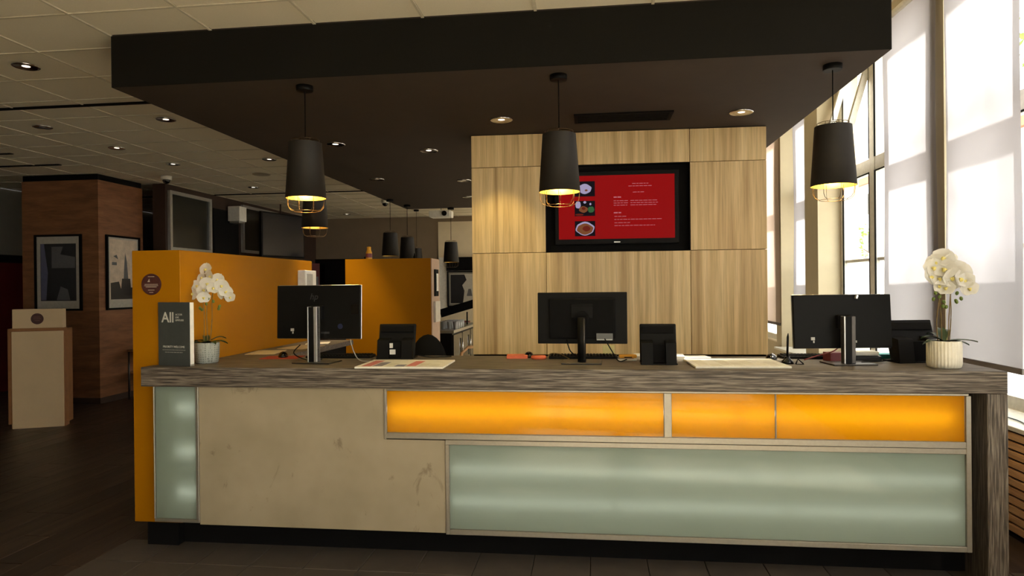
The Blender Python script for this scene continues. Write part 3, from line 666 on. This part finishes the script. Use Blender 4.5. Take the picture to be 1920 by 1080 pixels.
def orchid(loc, label, pot, r, h, stems, flowers, buds, leaves, sd):
    rn = random.Random(sd); t = thing('potted_orchid', label, 'orchid', loc, 0, 'white orchids on the counter')
    if pot == 'rib': MB().lathe([(r*.86, 0), (r*.95, .006), (r, .025), (r, h-.004), (r*.97, h), (r*.9, h), (r*.88, h-.02)], 128, None, True, .018, 32).build('pot', ceram, t)
    else: MB().lathe([(r*.82, 0), (r*.9, .006), (r*.97, h*.5), (r, h-.003), (r*.97, h), (r*.9, h), (r*.88, h-.02)], 40).build('pot', honeym, t)
    MB().lathe([(.001, h-.008), (r*.9, h-.014)], 24, None, False).build('soil', soil, t)
    for s in stems:
        m, o = cable([(x, y, z) for x, y, z in s], .0026); m.build('stem', stemm, t, o)
    for i, (x, z, y, sc) in enumerate(flowers):
        f = link('flower', fmesh, t, (x, y, z), (rn.uniform(-.45, .35), rn.uniform(-.5, .5), rn.uniform(-.7, .7))); f.scale = (sc*1.15,)*3
        link('lip', lmesh, f)
    for x, z, y in buds: b = link('bud', bmesh_, t, (x, y, z), (rn.uniform(-.5, .5), rn.uniform(-.6, .6), 0))
    for a, L, up, dr in leaves:
        vv = []
        for i in range(9):
            u = i/8; wd = .020*math.sin(PI*(.1+.9*u))**.7 if i < 8 else .001
            xx = L*u; zz = h-.01+up*math.sin(PI*u*.6)-dr*u*u
            for v in (-1, 0, 1): vv.append((xx, v*wd, zz+(.006 if v else 0)))
        MB().add(vv, [(i*3+k, i*3+k+1, (i+1)*3+k+1, (i+1)*3+k) for i in range(8) for k in range(2)], True).build('leaf', leafm, t, rot=(0, 0, a))
fl1 = [(-0.006, 0.572, 0.01, 1.0), (0.03, 0.53, 0, 0.95), (-0.036, 0.52, 0.02, 0.85), (0.072, 0.505, 0.01, 1.04), (0.018, 0.485, -0.015, 1.04), (-0.066, 0.47, 0.01, 0.95), (0.108, 0.47, -0.01, 1.0), (0.06, 0.455, -0.02, 0.95), (-0.018, 0.445, 0.0, 0.95), (0.126, 0.435, 0, 0.95), (-0.084, 0.425, -0.01, 1.0), (-0.006, 0.4, -0.02, 0.9), (0.096, 0.42, 0.01, 0.85), (-0.036, 0.43, 0.015, 0.85), (0.156, 0.4, 0, 0.81)]
orchid((-2.345, 3.83, CT), 'white orchid in a honeycomb pot against the yellow partition', 'honey', .073, .125,
       [[(-.02, 0, .11), (-.015, 0, .25), (-.02, 0, .36), (-.045, 0, .45)], [(0, .01, .11), (-.005, .01, .28), (.0, .005, .45), (-.01, .0, .56)], [(.02, 0, .11), (.035, 0, .26), (.042, 0, .42), (.09, 0, .47), (.12, 0, .38)]],
       fl1, [(-.04, .385, 0), (-.043, .335, 0), (-.03, .325, 0), (.0, .36, 0), (.045, .375, 0), (.085, .345, 0), (.08, .33, 0), (.015, .39, 0)],
       [(.1, .13, .03, .03), (.5, .11, .05, .02), (PI-.2, .10, .03, .02), (PI+.4, .12, .02, .02), (2.2, .09, .05, .01), (-.5, .10, .03, .03), (-1.8, .07, .02, .02)], 3)
fl2 = [(.0, .575, .0, 1.25), (-.035, .555, .01, 1.1), (.03, .56, .01, 1.1), (-.05, .525, 0, 1.2), (-.005, .515, -.02, 1.35), (.05, .515, -.005, 1.25), (.09, .505, .01, 1.2), (-.07, .475, -.005, 1.25), (-.03, .465, -.02, 1.1), (.025, .47, -.025, 1.25), (.07, .465, -.02, 1.2), (.105, .455, 0, 1.1), (.0, .42, -.02, 1.0), (-.03, .43, -.015, .9), (.12, .415, -.01, 1.0), (.045, .44, 0, 1.0)]
orchid((1.833, 3.745, CT), 'white orchid in a ribbed ivory pot at the right counter end', 'rib', .080, .142,
       [[(-.03, 0, .12), (-.035, 0, .25), (-.022, 0, .37), (-.02, 0, .5)], [(-.005, .01, .12), (-.01, .01, .28), (-.018, .01, .42), (-.01, 0, .56)], [(.02, 0, .12), (.024, 0, .25), (.035, 0, .40), (.05, 0, .5)], [(.03, .01, .12), (.04, .01, .28), (.042, .01, .44), (.09, 0, .5)]],
       fl2, [(-.045, .392, -.01), (-.03, .372, -.02), (-.05, .36, 0), (.0, .345, 0), (-.004, .322, 0), (.012, .318, 0), (.06, .39, -.01), (.062, .345, 0), (.055, .35, -.01), (.085, .362, 0)],
       [(.05, .17, .02, .02), (PI-.1, .11, .04, .02), (PI+.3, .13, .02, .03), (2.2, .09, .05, .01), (.9, .10, .06, .0), (-.6, .11, .02, .03), (1.4, .08, .07, 0)], 8)

# papers and small items
def slab(nm, cx_, cy, w_, d_, h_, z, rz, mat, label, cat, grp=None):
    return tag(RB(-w_/2, -d_/2, 0, w_/2, d_/2, h_, r=min(.0015, h_*.4), seg=1).build(nm, mat, None, (cx_, cy, z), (0, 0, rz)), label, cat, grp)
def brochure(nm, cx_, cy, w_, d_, rz, label, seed):
    t = thing(nm, label, 'booklet', (cx_, cy, CT), rz); rn = random.Random(seed)
    RB(-w_/2, -d_/2, 0, w_/2, d_/2, .010, r=.001, seg=1).build('page_block', paper, t)
    cm = [plain('print_%d_%d' % (seed, i), c, .6) for i, c in enumerate((lin(196, 112, 104), lin(214, 206, 186), lin(120, 116, 128), lin(214, 196, 110)))]
    for i in range(7):
        x = -w_/2+.03+i*(w_-.06)/7; B(x, -d_/2+.02+rn.random()*.05, .010, x+(w_-.06)/8, -d_/2+.05+rn.random()*(d_-.12)+.05, .0106).build('print_block', cm[rn.choice((0, 1, 1, 2, 3))] if seed == 1 else cm[1], t)
brochure('city_map_pad', -1.07, 3.76, .50, .36, math.radians(1), 'white printed map pad lying below the left terminal', 1)
brochure('desk_pad', .79, 3.86, .50, .38, math.radians(2), 'cream paper desk pad lying left of the right monitor', 2)
red = plain('mousepad_red', lin(150, 52, 24), .8); teal = plain('teal_folder', lin(20, 112, 112), .5); ora = plain('orange_plastic', lin(230, 110, 70), .5); yl = plain('note_yellow', lin(226, 214, 150), .7); amb = plain('amber_plastic', lin(226, 160, 36), .5); pink = plain('pink_red', lin(124, 48, 52), .5)
slab('mouse_pad', -2.0, 4.12, .24, .17, .004, CT, .1, red, 'dark red mouse pad behind the left monitor', 'mouse pad')
def mouse(loc, rz, label):
    t = thing('computer_mouse', label, 'mouse', loc, rz)
    m = MB().ball((0, 0, 0), 1, 12); m.v = [(x*.032, y*.055, max(0, z)*.036) for x, y, z in m.v]; m.build('body', blackg, t); MB().tube([(0, .02, .033), (0, .035, .029)], .004).build('scroll_wheel', silver, t)
mouse((-2.0, 4.13, CT+.004), .4, 'black mouse on the dark red mouse pad'); mouse((1.05, 4.10, CT), -.5, 'black glossy mouse at the right workstation beside the oak wall')
mouse((-.40, 4.20, CT), .2, 'black mouse on the orange tray behind the middle monitor')
def keyboard(loc, rz, label):
    t = thing('keyboard', label, 'keyboard', loc, rz); RB(-.21, -.07, 0, .21, .07, .016, r=.004).build('case', black, t)
    km = RB(-.008, -.008, 0, .008, .008, .006, r=.002, seg=1).mesh('key'); km.materials.append(blackm)
    for i in range(20):
        for j in range(5): link('key', km, t, (-.19+.02*i, -.045+.0215*j, .016))
keyboard((-.06, 4.17, CT), .02, 'black keyboard behind the middle monitor'); keyboard((1.335, 4.20, CT), -.02, 'black keyboard behind the right monitor'); keyboard((-1.62, 4.16, CT), .05, 'black keyboard behind the left monitor')
slab('document_tray', -.47, 4.16, .13, .12, .018, CT, .1, ora, 'orange plastic tray left of the middle monitor', 'tray'); 
tt_ = tag(MB().lathe([(.03, 0), (.034, .006), (.034, .016), (.03, .022)], 18, Matrix.Scale(1.4, 4, (1, 0, 0))).build('stamp', ora, None, (-.33, 4.09, CT)), 'orange flat stamp between the tray and the middle monitor', 'stamp')
slab('sticky_note', .10, 4.245, .075, .003, .06, CT+.012, 0, yl, 'pale yellow sticky note below the middle monitor', 'note')
st_ = thing('stapler', 'amber stapler between the middle monitor and its terminal', 'stapler', (.205, 4.02, CT), .1); RB(-.055, -.018, 0, .055, .018, .010, r=.003).build('base', white, st_); RB(-.05, -.016, .016, .055, .016, .036, r=.006).build('arm', amb, st_); B(-.02, -.0175, .018, .025, -.0155, .024).build('slot', blackm, st_)
slab('paper_stack', .40, 4.15, .30, .16, .022, CT, -.05, paper, 'white paper stack behind the middle terminal', 'papers')
slab('paper_sheet', .60, 4.17, .20, .12, .010, CT, .15, paper, 'loose white papers right of the middle terminal', 'papers')
for i, (x, y, wd, dp, rz_, m, lab) in enumerate(((-2.28, 4.45, .20, .28, .15, paperb, 'beige paper sheets beside the first orchid on the return'), (-2.20, 4.85, .22, .30, -.2, paperb, 'beige leaflet further back along the yellow partition'), (-2.22, 5.2, .18, .2, .3, paper, 'white slip at the rear of the counter return'))):
    slab('loose_paper', x, y, wd, dp, .004, CT, rz_, m, lab, 'paper')
ph = thing('pen_stand', 'small black pen stand with upright pen left of the right monitor', 'pen stand', (1.085, 3.90, CT)); MB().lathe([(.035, 0), (.03, .015), (.014, .03), (.012, .04)], 18).build('foot', blackg, ph); MB().tube([(0, 0, .035), (.004, 0, .15), (.006, 0, .17)], [.006, .0065, .002], 8).build('pen', black, ph)
pc = thing('card_clip', 'tiny black clip leaning beside the pen stand', 'clip', (1.14, 3.86, CT)); q = MB(); q.tube([(-.02, 0, .003), (-.01, .0, .03), (.02, 0, .003)], .004, 6); q.build('wire', black, pc); B(-.02, -.01, 0, .02, .01, .003).build('foot', black, pc)
slab('teal_folder', 1.72, 4.17, .16, .10, .03, CT, .0, teal, 'teal folder behind the right monitor', 'folder')
tb = thing('tissue_box', 'white and dark box on the counter behind the right monitor stand', 'box', (1.56, 4.08, CT)); RB(-.08, -.05, 0, .08, .05, .03, r=.004).build('body', blackg, tb); RB(-.07, -.045, .03, .07, .045, .055, r=.008).build('paper_top', white, tb)
slab('red_booklet', 1.40, 4.05, .12, .08, .05, CT, .2, pink, 'pinkish red packet behind the right monitor stand', 'packet')
kable([(-1.46, 3.90, CT+.135), (-1.45, 3.93, CT+.06), (-1.40, 3.90, CT+.010), (-1.30, 3.86, CT+.009)], '', .003, lg, m1)
kable([(-1.80, 3.95, CT+.10), (-1.83, 3.92, CT+.05), (-1.74, 3.9, CT+.012), (-1.66, 3.95, CT+.01)], '', owner=m1)
kable([(-.15, 3.92, CT+.13), (-.13, 3.90, CT+.07), (-.09, 3.88, CT+.04)], '', owner=m2)
kable([(.07, 3.90, CT+.14), (.11, 3.91, CT+.07), (.15, 3.92, CT+.009), (.2, 4.0, CT+.009)], '', owner=m2)
kable([(-.275, 4.09, CT+.004), (-.26, 4.12, CT+.03), (-.2, 4.1, CT+.03), (-.13, 4.0, CT+.006)], 'brown cable behind the middle monitor', .0025, stemm)
kable([(1.20, 3.98, CT+.012), (1.27, 3.98, CT+.035), (1.36, 3.99, CT+.06), (1.39, 4.0, CT+.08)], '', .004, pink, m3)
kable([(1.48, 3.90, CT+.009), (1.58, 3.93, CT+.010), (1.68, 3.98, CT+.015)], '', .003, owner=m3)
kable([(-1.10, 4.12, CT+.02), (-1.02, 4.14, CT+.006), (-.9, 4.2, CT+.004)], 'black cable right of the left terminal')
kable([(2.60, 3.9, .672), (2.55, 4.2, .672), (2.62, 4.5, .674), (2.58, 4.9, .672)], 'blue grey cable lying on the white window sill', .004, plain('cable_blue', lin(60, 72, 92), .5))
# office chair behind the counter
oc = thing('office_chair', 'black office chair back peeking over the counter beside the left terminal', 'chair', (-1.19, 4.75, 0), .2)
m = MB().ball((0, 0, 0), 1, 14); m.v = [(x*.15, y*.05+.03*x*x, z*.30+.895) for x, y, z in m.v]; m.build('backrest', blackm, oc)
m = MB().ball((0, 0, 0), 1, 12); m.v = [(x*.25, y*.25-.26, z*.05+.48) for x, y, z in m.v]; m.build('seat', blackm, oc)
MB().tube([(0, -.26, .08), (0, -.26, .45)], .025, 10).build('gas_post', black, oc); MB().tube([(0, -.2, .45), (0, .0, .5), (0, .045, .75)], .02, 8).build('back_bar', black, oc)
for k in range(5):
    a = 2*PI*k/5; MB().tube([(0, -.26, .09), (.28*math.cos(a), -.26+.28*math.sin(a), .06)], .018, 8).build('leg', black, oc); MB().ball((.28*math.cos(a), -.26+.28*math.sin(a), .028), .028, 8).build('castor', black, oc)
#@@LEFT
# ================================================================ left side and background
le = thing('lectern', 'pale lectern with wooden frame standing before the pillar', 'lectern', (-6.2, 6.81, 0), math.radians(24))
lp = plain('lectern_cream', lin(212, 186, 148), .5, 0, .3, .03, 5); lw = plain('lectern_wood', lin(150, 104, 66), .5, 0, .3, .1, 12)
RB(-.25, 0, .0, .25, .02, 1.085, r=.003, seg=1).build('front_panel', lp, le); RB(-.295, .02, .05, -.262, .16, 1.12, r=.003, seg=1).build('side_panel', lw, le); RB(.262, .02, .05, .295, .16, 1.12, r=.003, seg=1).build('side_panel', lw, le)
RB(-.295, .02, 1.09, .295, .16, 1.12, r=.003, seg=1).build('shelf_top', lw, le); B(-.262, .021, 0, .262, .14, 1.09).build('inner_body', lw, le)
RB(-.252, .03, 1.12, .242, .13, 1.335, r=.003, seg=1).build('top_box', lp, le)
sd_ = MB().lathe([(.062, 0), (.062, .003)], 28, Matrix.Translation((-.01, .03, 1.225)) @ Matrix.Rotation(PI/2, 4, 'X')).build('round_emblem', brn, le)
q = MB(); 
for zz, a in ((1.245, .03), (1.225, .036), (1.205, .025)): q.box(-.01-a, .025, zz-.003, -.01+a, .0268, zz+.003)
q.build('emblem_print', plain('emblem_print', lin(120, 84, 72), .6), sd_)
# framed pictures
pd = plain('photo_dark', lin(36, 36, 40), .3); pmid = plain('photo_grey', lin(96, 96, 98), .4); pmat = plain('picture_mat', lin(176, 170, 158), .6); pgl = plain('photo_pale', lin(206, 186, 164), .5, 0, .4, .15, 14); pbl = plain('photo_blue', lin(92, 94, 120), .4)
def picture(label, loc, rz, w_, h_, blobs, matm):
    t = thing('framed_picture', label, 'picture', loc, rz); f = MB(); a = .028
    f.box(-w_/2, -.03, 0, -w_/2+a, 0, h_); f.box(w_/2-a, -.03, 0, w_/2, 0, h_); f.box(-w_/2+a, -.03, 0, w_/2-a, 0, a); f.box(-w_/2+a, -.03, h_-a, w_/2-a, 0, h_); f.build('frame', blackm, t)
    B(-w_/2+a, -.012, a, w_/2-a, -.001, h_-a).build('mat_board', matm, t)
    for i, (m, poly) in enumerate(blobs):
        d = -.0135-.0006*i; MB().add([(-w_/2+x*w_, d, z*h_) for x, z in poly], [list(range(len(poly)))]).build('image', m, t)
R_ = lambda x0, z0, x1, z1: [(x0, z0), (x1, z0), (x1, z1), (x0, z1)]
picture('framed dark street photograph on the front of the veneered pillar', (-7.22, 8.30, 1.265), 0, .70, 1.04,
        [(pd, R_(.12, .13, .88, .88)), (pmid, R_(.36, .56, .86, .84)), (pbl, [(.13, .14), (.24, .14), (.28, .5), (.2, .88), (.13, .88)]), (pmid, [(.46, .14), (.75, .14), (.7, .28), (.55, .32)]), (pd, [(.55, .74), (.88, .70), (.88, .88), (.62, .86)])], pmat)
picture('framed pale city photograph on the right side of the veneered pillar', (-6.628, 8.76, 1.265), PI/2, .68, 1.04,
        [(pgl, R_(.1, .14, .92, .95)), (pd, [(.12, .14), (.85, .14), (.85, .30), (.72, .30), (.70, .42), (.45, .42), (.42, .28), (.36, .38), (.12, .36)]), (pmid, [(.50, .42), (.64, .42), (.60, .66), (.55, .78), (.53, .66)]), (pmid, R_(.16, .60, .30, .64)), (pmid, [(.2, .72), (.34, .68), (.3, .74)])], pmat)
picture('framed portrait photograph on the rear wall beside the oak wall', (-2.86, 14.655, 1.09), 0, .70, .80,
        [(pmat, R_(.08, .08, .92, .92)), (pd, [(.1, .1), (.5, .1), (.55, .45), (.48, .6), (.62, .75), (.55, .9), (.1, .9)]), (pmid, [(.62, .3), (.8, .3), (.76, .5), (.68, .5)])], wgrey)
# side table by the pillar
tb = thing('side_table', 'dim wooden side table beside the veneered pillar', 'table', (-6.22, 8.95, 0)); RB(-.28, -.3, .67, .36, .35, .70, r=.004, seg=1).build('table_top', pilw, tb); RB(-.26, -.28, .36, .34, .33, .385, r=.003, seg=1).build('lower_shelf', pilw, tb)
for sx, sy in ((-.26, -.28), (.33, -.28), (-.26, .32), (.33, .32)): MB().tube([(sx, sy, 0), (sx, sy, .67)], .014, 8).build('leg', dk, tb)
vz = thing('vase', 'dark vase on the dim side table', 'vase', (-6.0, 8.95, .70)); MB().lathe([(.05, 0), (.08, .06), (.06, .14), (.035, .18), (.045, .2)], 20).build('body', wdark, vz); MB().ball((0, 0, .28), .07, 8, (1, 1, 1.2)).build('blossom', wred, vz); MB().tube([(0, 0, .05), (0, 0, .25)], .006).build('stem', leafm, vz)
# dome cameras, wall box, wall screen, projector
def dome(loc, label):
    t = thing('dome_camera', label, 'camera', loc, group='ceiling dome cameras'); MB().lathe([(.07, 0), (.07, -.05), (.06, -.055)], 20).build('housing', white, t); MB().ball((0, 0, -.06), .05, 10).build('dome', blackg, t)
dome((-5.85, 8.62, CZ-.004), 'white dome camera on the ceiling right of the pillar'); dome((-3.70, 11.7, CZ-.004), 'small dome camera on the ceiling behind the far pendants')
wbx = thing('wall_light_box', 'white boxy lamp on the dark wall between interior windows', 'wall lamp', (-6.17, 11.05, 2.72)); RB(-.11, -.12, 0, .11, .12, .26, r=.01).build('box', white, wbx); RB(-.09, -.1, -.03, .09, .1, 0, r=.005).build('lower_lip', silver, wbx); B(-.13, -.08, .06, -.11, .08, .2).build('bracket', blackm, wbx)
wt = thing('wall_screen', 'large dark hanging screen left of the left pendant', 'television', (-5.75, 11.9, 2.12), math.radians(72)); RB(-.55, -.03, 0, .55, .03, .82, r=.006).build('bezel', black, wt); B(-.52, -.034, .03, .52, -.03, .79).build('screen', plain('screen_off', lin(26, 28, 38), .15), wt)
RB(-.3, .03, .5, .3, .06, .82, r=.005).build('mount_plate', blackm, wt); MB().tube([(0, .045, .8), (0, .045, 1.0)], .015, 8).build('hanger', wdark, wt)
pj = thing('projector', 'white ceiling projector behind the far pendants', 'projector', (-2.62, 11.5, CZ-.004)); MB().tube([(0, 0, 0), (0, 0, -.22)], .018, 8).build('mount_pole', silver, pj); RB(-.19, -.14, -.36, .19, .14, -.24, r=.015).build('body', white, pj); MB().lathe([(.04, 0), (.045, .03)], 16, Matrix.Translation((.09, -.14, -.30)) @ Matrix.Rotation(PI/2, 4, 'X')).build('lens', blackg, pj)
MB().tube([(-.3, 0, -.02), (-.1, 0, -.06), (.0, 0, -.1)], .01, 6).build('cable_arm', silver, pj)
# bottle on the bar partition, dispenser, door, poster
bt = thing('bottle', 'orange labelled bottle standing on top of the bar partition', 'bottle', (-2.18, 6.36, 1.815)); MB().lathe([(.03, 0), (.032, .01), (.03, .07), (.022, .09), (.02, .11), (.022, .125), (.001, .13)], 18, None, False).build('body', amb, bt); MB().lathe([(.0325, .02), (.0315, .06)], 18, None, False).build('label_band', pink, bt)
sml = tag(MB().lathe([(.012, 0), (.012, .03), (.006, .04), (.006, .055)], 12).build('small_bottle', black, None, (-1.72, 6.36, 1.815)), 'tiny black bottle on the right end of the bar partition', 'bottle')
ds = thing('dispenser', 'white wall dispenser on the far end of the yellow partition', 'dispenser', (-2.43, 5.38, 1.50)); RB(0, -.09, 0, .07, .13, .19, r=.006).build('body', white, ds); B(.07, -.06, .05, .073, .05, .16).build('window', lg, ds)
dr = thing('door_1', 'black double door on the rear wall between the yellow partitions', 'door', (-5.75, 14.69, 0), kind=S); B(-.62, -.04, 0, .62, 0, 2.2).build('door_leaf', blackg, dr); B(-.66, -.05, 0, -.62, 0, 2.24).build('door_frame', blackm, dr); B(.62, -.05, 0, .66, 0, 2.24).build('door_frame', blackm, dr); MB().tube([(.5, -.07, 1.0), (.5, -.07, 1.3)], .012, 8).build('handle', chrome, dr)
pst = thing('wall_poster', 'narrow dark red poster on the rear wall left of the black door', 'poster', (-6.24, 14.45, 1.45), .5); B(-.12, -.01, 0, .12, 0, .65).build('board', wred, pst); B(-.09, -.013, .12, .09, -.01, .35).build('image', pmid, pst)
# leaflet rack on the end of the bar partition
rk = thing('leaflet_rack', 'slim notice holder on the end of the bar partition', 'rack', (-1.512, 6.365, 1.45)); B(0, -.07, .0, .012, .07, .26).build('board', blackm, rk); B(.012, -.02, .05, .016, .05, .22).build('sheet', paper, rk); B(0, -.1, -.25, .02, .1, -.05).build('pocket', silver, rk)
# bar counter with glasses
bc = thing('bar_counter', 'steel topped bar cabinet seen through the gap beside the oak wall', 'counter', (-2.15, 9.6, 0))
RB(-.40, -.7, .905, .28, 1.3, .945, r=.004).build('worktop', alu, bc); B(-.38, -.68, 0, .25, 1.28, .905).build('cabinet_body', black, bc)
for k in range(3):
    d = RB(.25, -.66+.64*k, .08, .268, -.06+.64*k, .88, r=.004, seg=1).build('cabinet_door', blackg, bc); MB().tube([(.285, -.12+.64*k, .5), (.285, -.12+.64*k, .8)], .01, 8).build('handle', chrome, d)
gm = MB().lathe([(.028, 0), (.03, .004), (.036, .11), (.034, .11), (.028, .008)], 14).mesh('tumbler'); gm.materials.append(frosted('glassware', (.75, .76, .74, 1), (.7, .7, .68, 1), .5, .05))
gn = ('nearest row left', 'nearest row middle', 'nearest row right', 'second row left', 'second row middle', 'second row right', 'third row left', 'third row middle', 'third row right', 'fourth row left', 'fourth row middle', 'fourth row right')
for i in range(12):
    g = link('drinking_glass', gm, None, (-2.08+.085*(i % 3), 9.2+.16*(i//3), .945)); tag(g, 'upturned glass on the bar cabinet, '+gn[i], 'glass', 'glasses on the bar cabinet')
sb = thing('slanted_board', 'dark slanted board above the glasses at the bar', 'board', (-2.05, 10.3, .945)); RB(-.32, -.02, .0, .5, .02, .13, r=.005, M=Matrix.Translation((0, 0, .2)) @ Matrix.Rotation(math.radians(-16), 4, 'Y')).build('board', blackm, sb); MB().tube([(.1, 0, 0), (.1, 0, .2)], .012).build('post', blackm, sb)
ch = thing('bar_chair', 'orange wooden chair with curved back beside the oak wall edge', 'chair', (-1.40, 8.2, 0), .5)
MB().tube([(-.2, .18, .60), (-.17, .2, .70), (-.08, .21, .77), (.08, .21, .77), (.17, .2, .70), (.2, .18, .60)], .02, 8).build('backrest', slatw, ch); RB(-.22, -.22, .44, .22, .2, .47, r=.01).build('seat', slatw, ch)
for sx in (-.19, .19):
    for sy in (-.19, .18): MB().tube([(sx, sy, 0), (sx, sy, .45 if sy < 0 else .61)], .018, 8).build('leg', slatw, ch)
rb = thing('red_cup', 'red bowl on the black bar shelf beside the oak wall', 'bowl', (-2.45, 12.6, .80)); MB().lathe([(.05, 0), (.1, .03), (.13, .08), (.12, .08), (.05, .01)], 18).build('body', wred, rb)
bs = thing('bar_shelf', 'low black cabinet at the rear behind the oak wall edge', 'cabinet', (-2.4, 12.7, 0)); RB(-.5, -.3, .76, .6, .3, .80, r=.004).build('top', black, bs); B(-.48, -.28, 0, .58, .28, .76).build('body', wdark, bs)
#@@OUT
# ================================================================ outdoors
og = tag(B(3.05, -30, -.4, 60, 60, -.3).build('ground', plain('paving', lin(168, 162, 150), .9, 0, .1)), 'pale paved ground outside the windows', 'ground', kind=S)
og2 = tag(B(-40, -40, -.4, 3.05, -6.2, -.3).build('forecourt', MATS['paving']), 'pale paved forecourt behind the entrance glazing', 'ground', kind=S)
fol = frosted('foliage', (.20, .30, .06, 1), (.10, .17, .05, 1), .45, None); bark = plain('bark', lin(92, 76, 60), .9, 0, .1, .25, 30)
def tree(x, y, h, r, n, label, sd):
    rn = random.Random(sd); t = thing('street_tree', label, 'tree', (x, y, -.3), group='street trees outside the windows')
    MB().tube([(0, 0, 0), (.05, 0, h*.4), (0, .1, h*.8)], [.14, .11, .05], 10).build('trunk', bark, t)
    for k in range(5):
        a = rn.uniform(0, 2*PI); MB().tube([(.03, .03, h*(.4+.06*k)), (r*.4*math.cos(a), r*.4*math.sin(a), h*(.55+.06*k)), (r*.8*math.cos(a), r*.8*math.sin(a), h*(.66+.06*k))], [.06, .04, .015], 6).build('branch', bark, t)
    m = MB(); cl = [(rn.gauss(0, r*.45), rn.gauss(0, r*.45), h*.72+rn.gauss(0, r*.42)) for _ in range(26)]
    for i in range(n):
        c = rn.choice(cl); p = Vector((c[0]+rn.gauss(0, r*.17), c[1]+rn.gauss(0, r*.17), c[2]+rn.gauss(0, r*.15)))
        E_ = Euler((rn.uniform(0, 6), rn.uniform(0, 6), rn.uniform(0, 6))).to_matrix(); s = rn.uniform(.07, .13)
        m.add([p+E_ @ Vector(q) for q in ((-s*.5, 0, 0), (0, -s, 0), (s*.5, 0, 0), (0, s, 0))], [(0, 1, 2, 3)])
    m.build('foliage', fol, t)
tree(8.4, 5.2, 9.5, 2.1, 1100, 'leafy street tree outside the uncovered window', 1); tree(8.8, 11.2, 9.2, 2.1, 1300, 'leafy street tree outside the far roller blinds', 2); tree(6.6, -.6, 7.4, 2.0, 1800, 'leafy street tree outside the rightmost blind', 5); tree(14.5, 34, 4.5, 1.8, 1200, 'small distant bushy tree seen low through the window', 4)
bd = thing('apartment_building', 'pale building across the street seen through the windows', 'building', (26, 40, -.3)); B(-6, -14, 0, 6, 14, 9).build('facade', plain('facade', lin(222, 218, 206), .9), bd); B(-6.3, -14.3, 9, 6.3, 14.3, 9.5).build('roof', plain('roof_tile', lin(168, 96, 70), .8), bd)
wm = B(-.04, -.6, 0, .04, .6, 1.5).mesh('window'); wm.materials.append(dpane)
for i in range(8):
    for j in range(3): link('window', wm, bd, (-6.0, -12+3.4*i, 1.2+2.8*j))
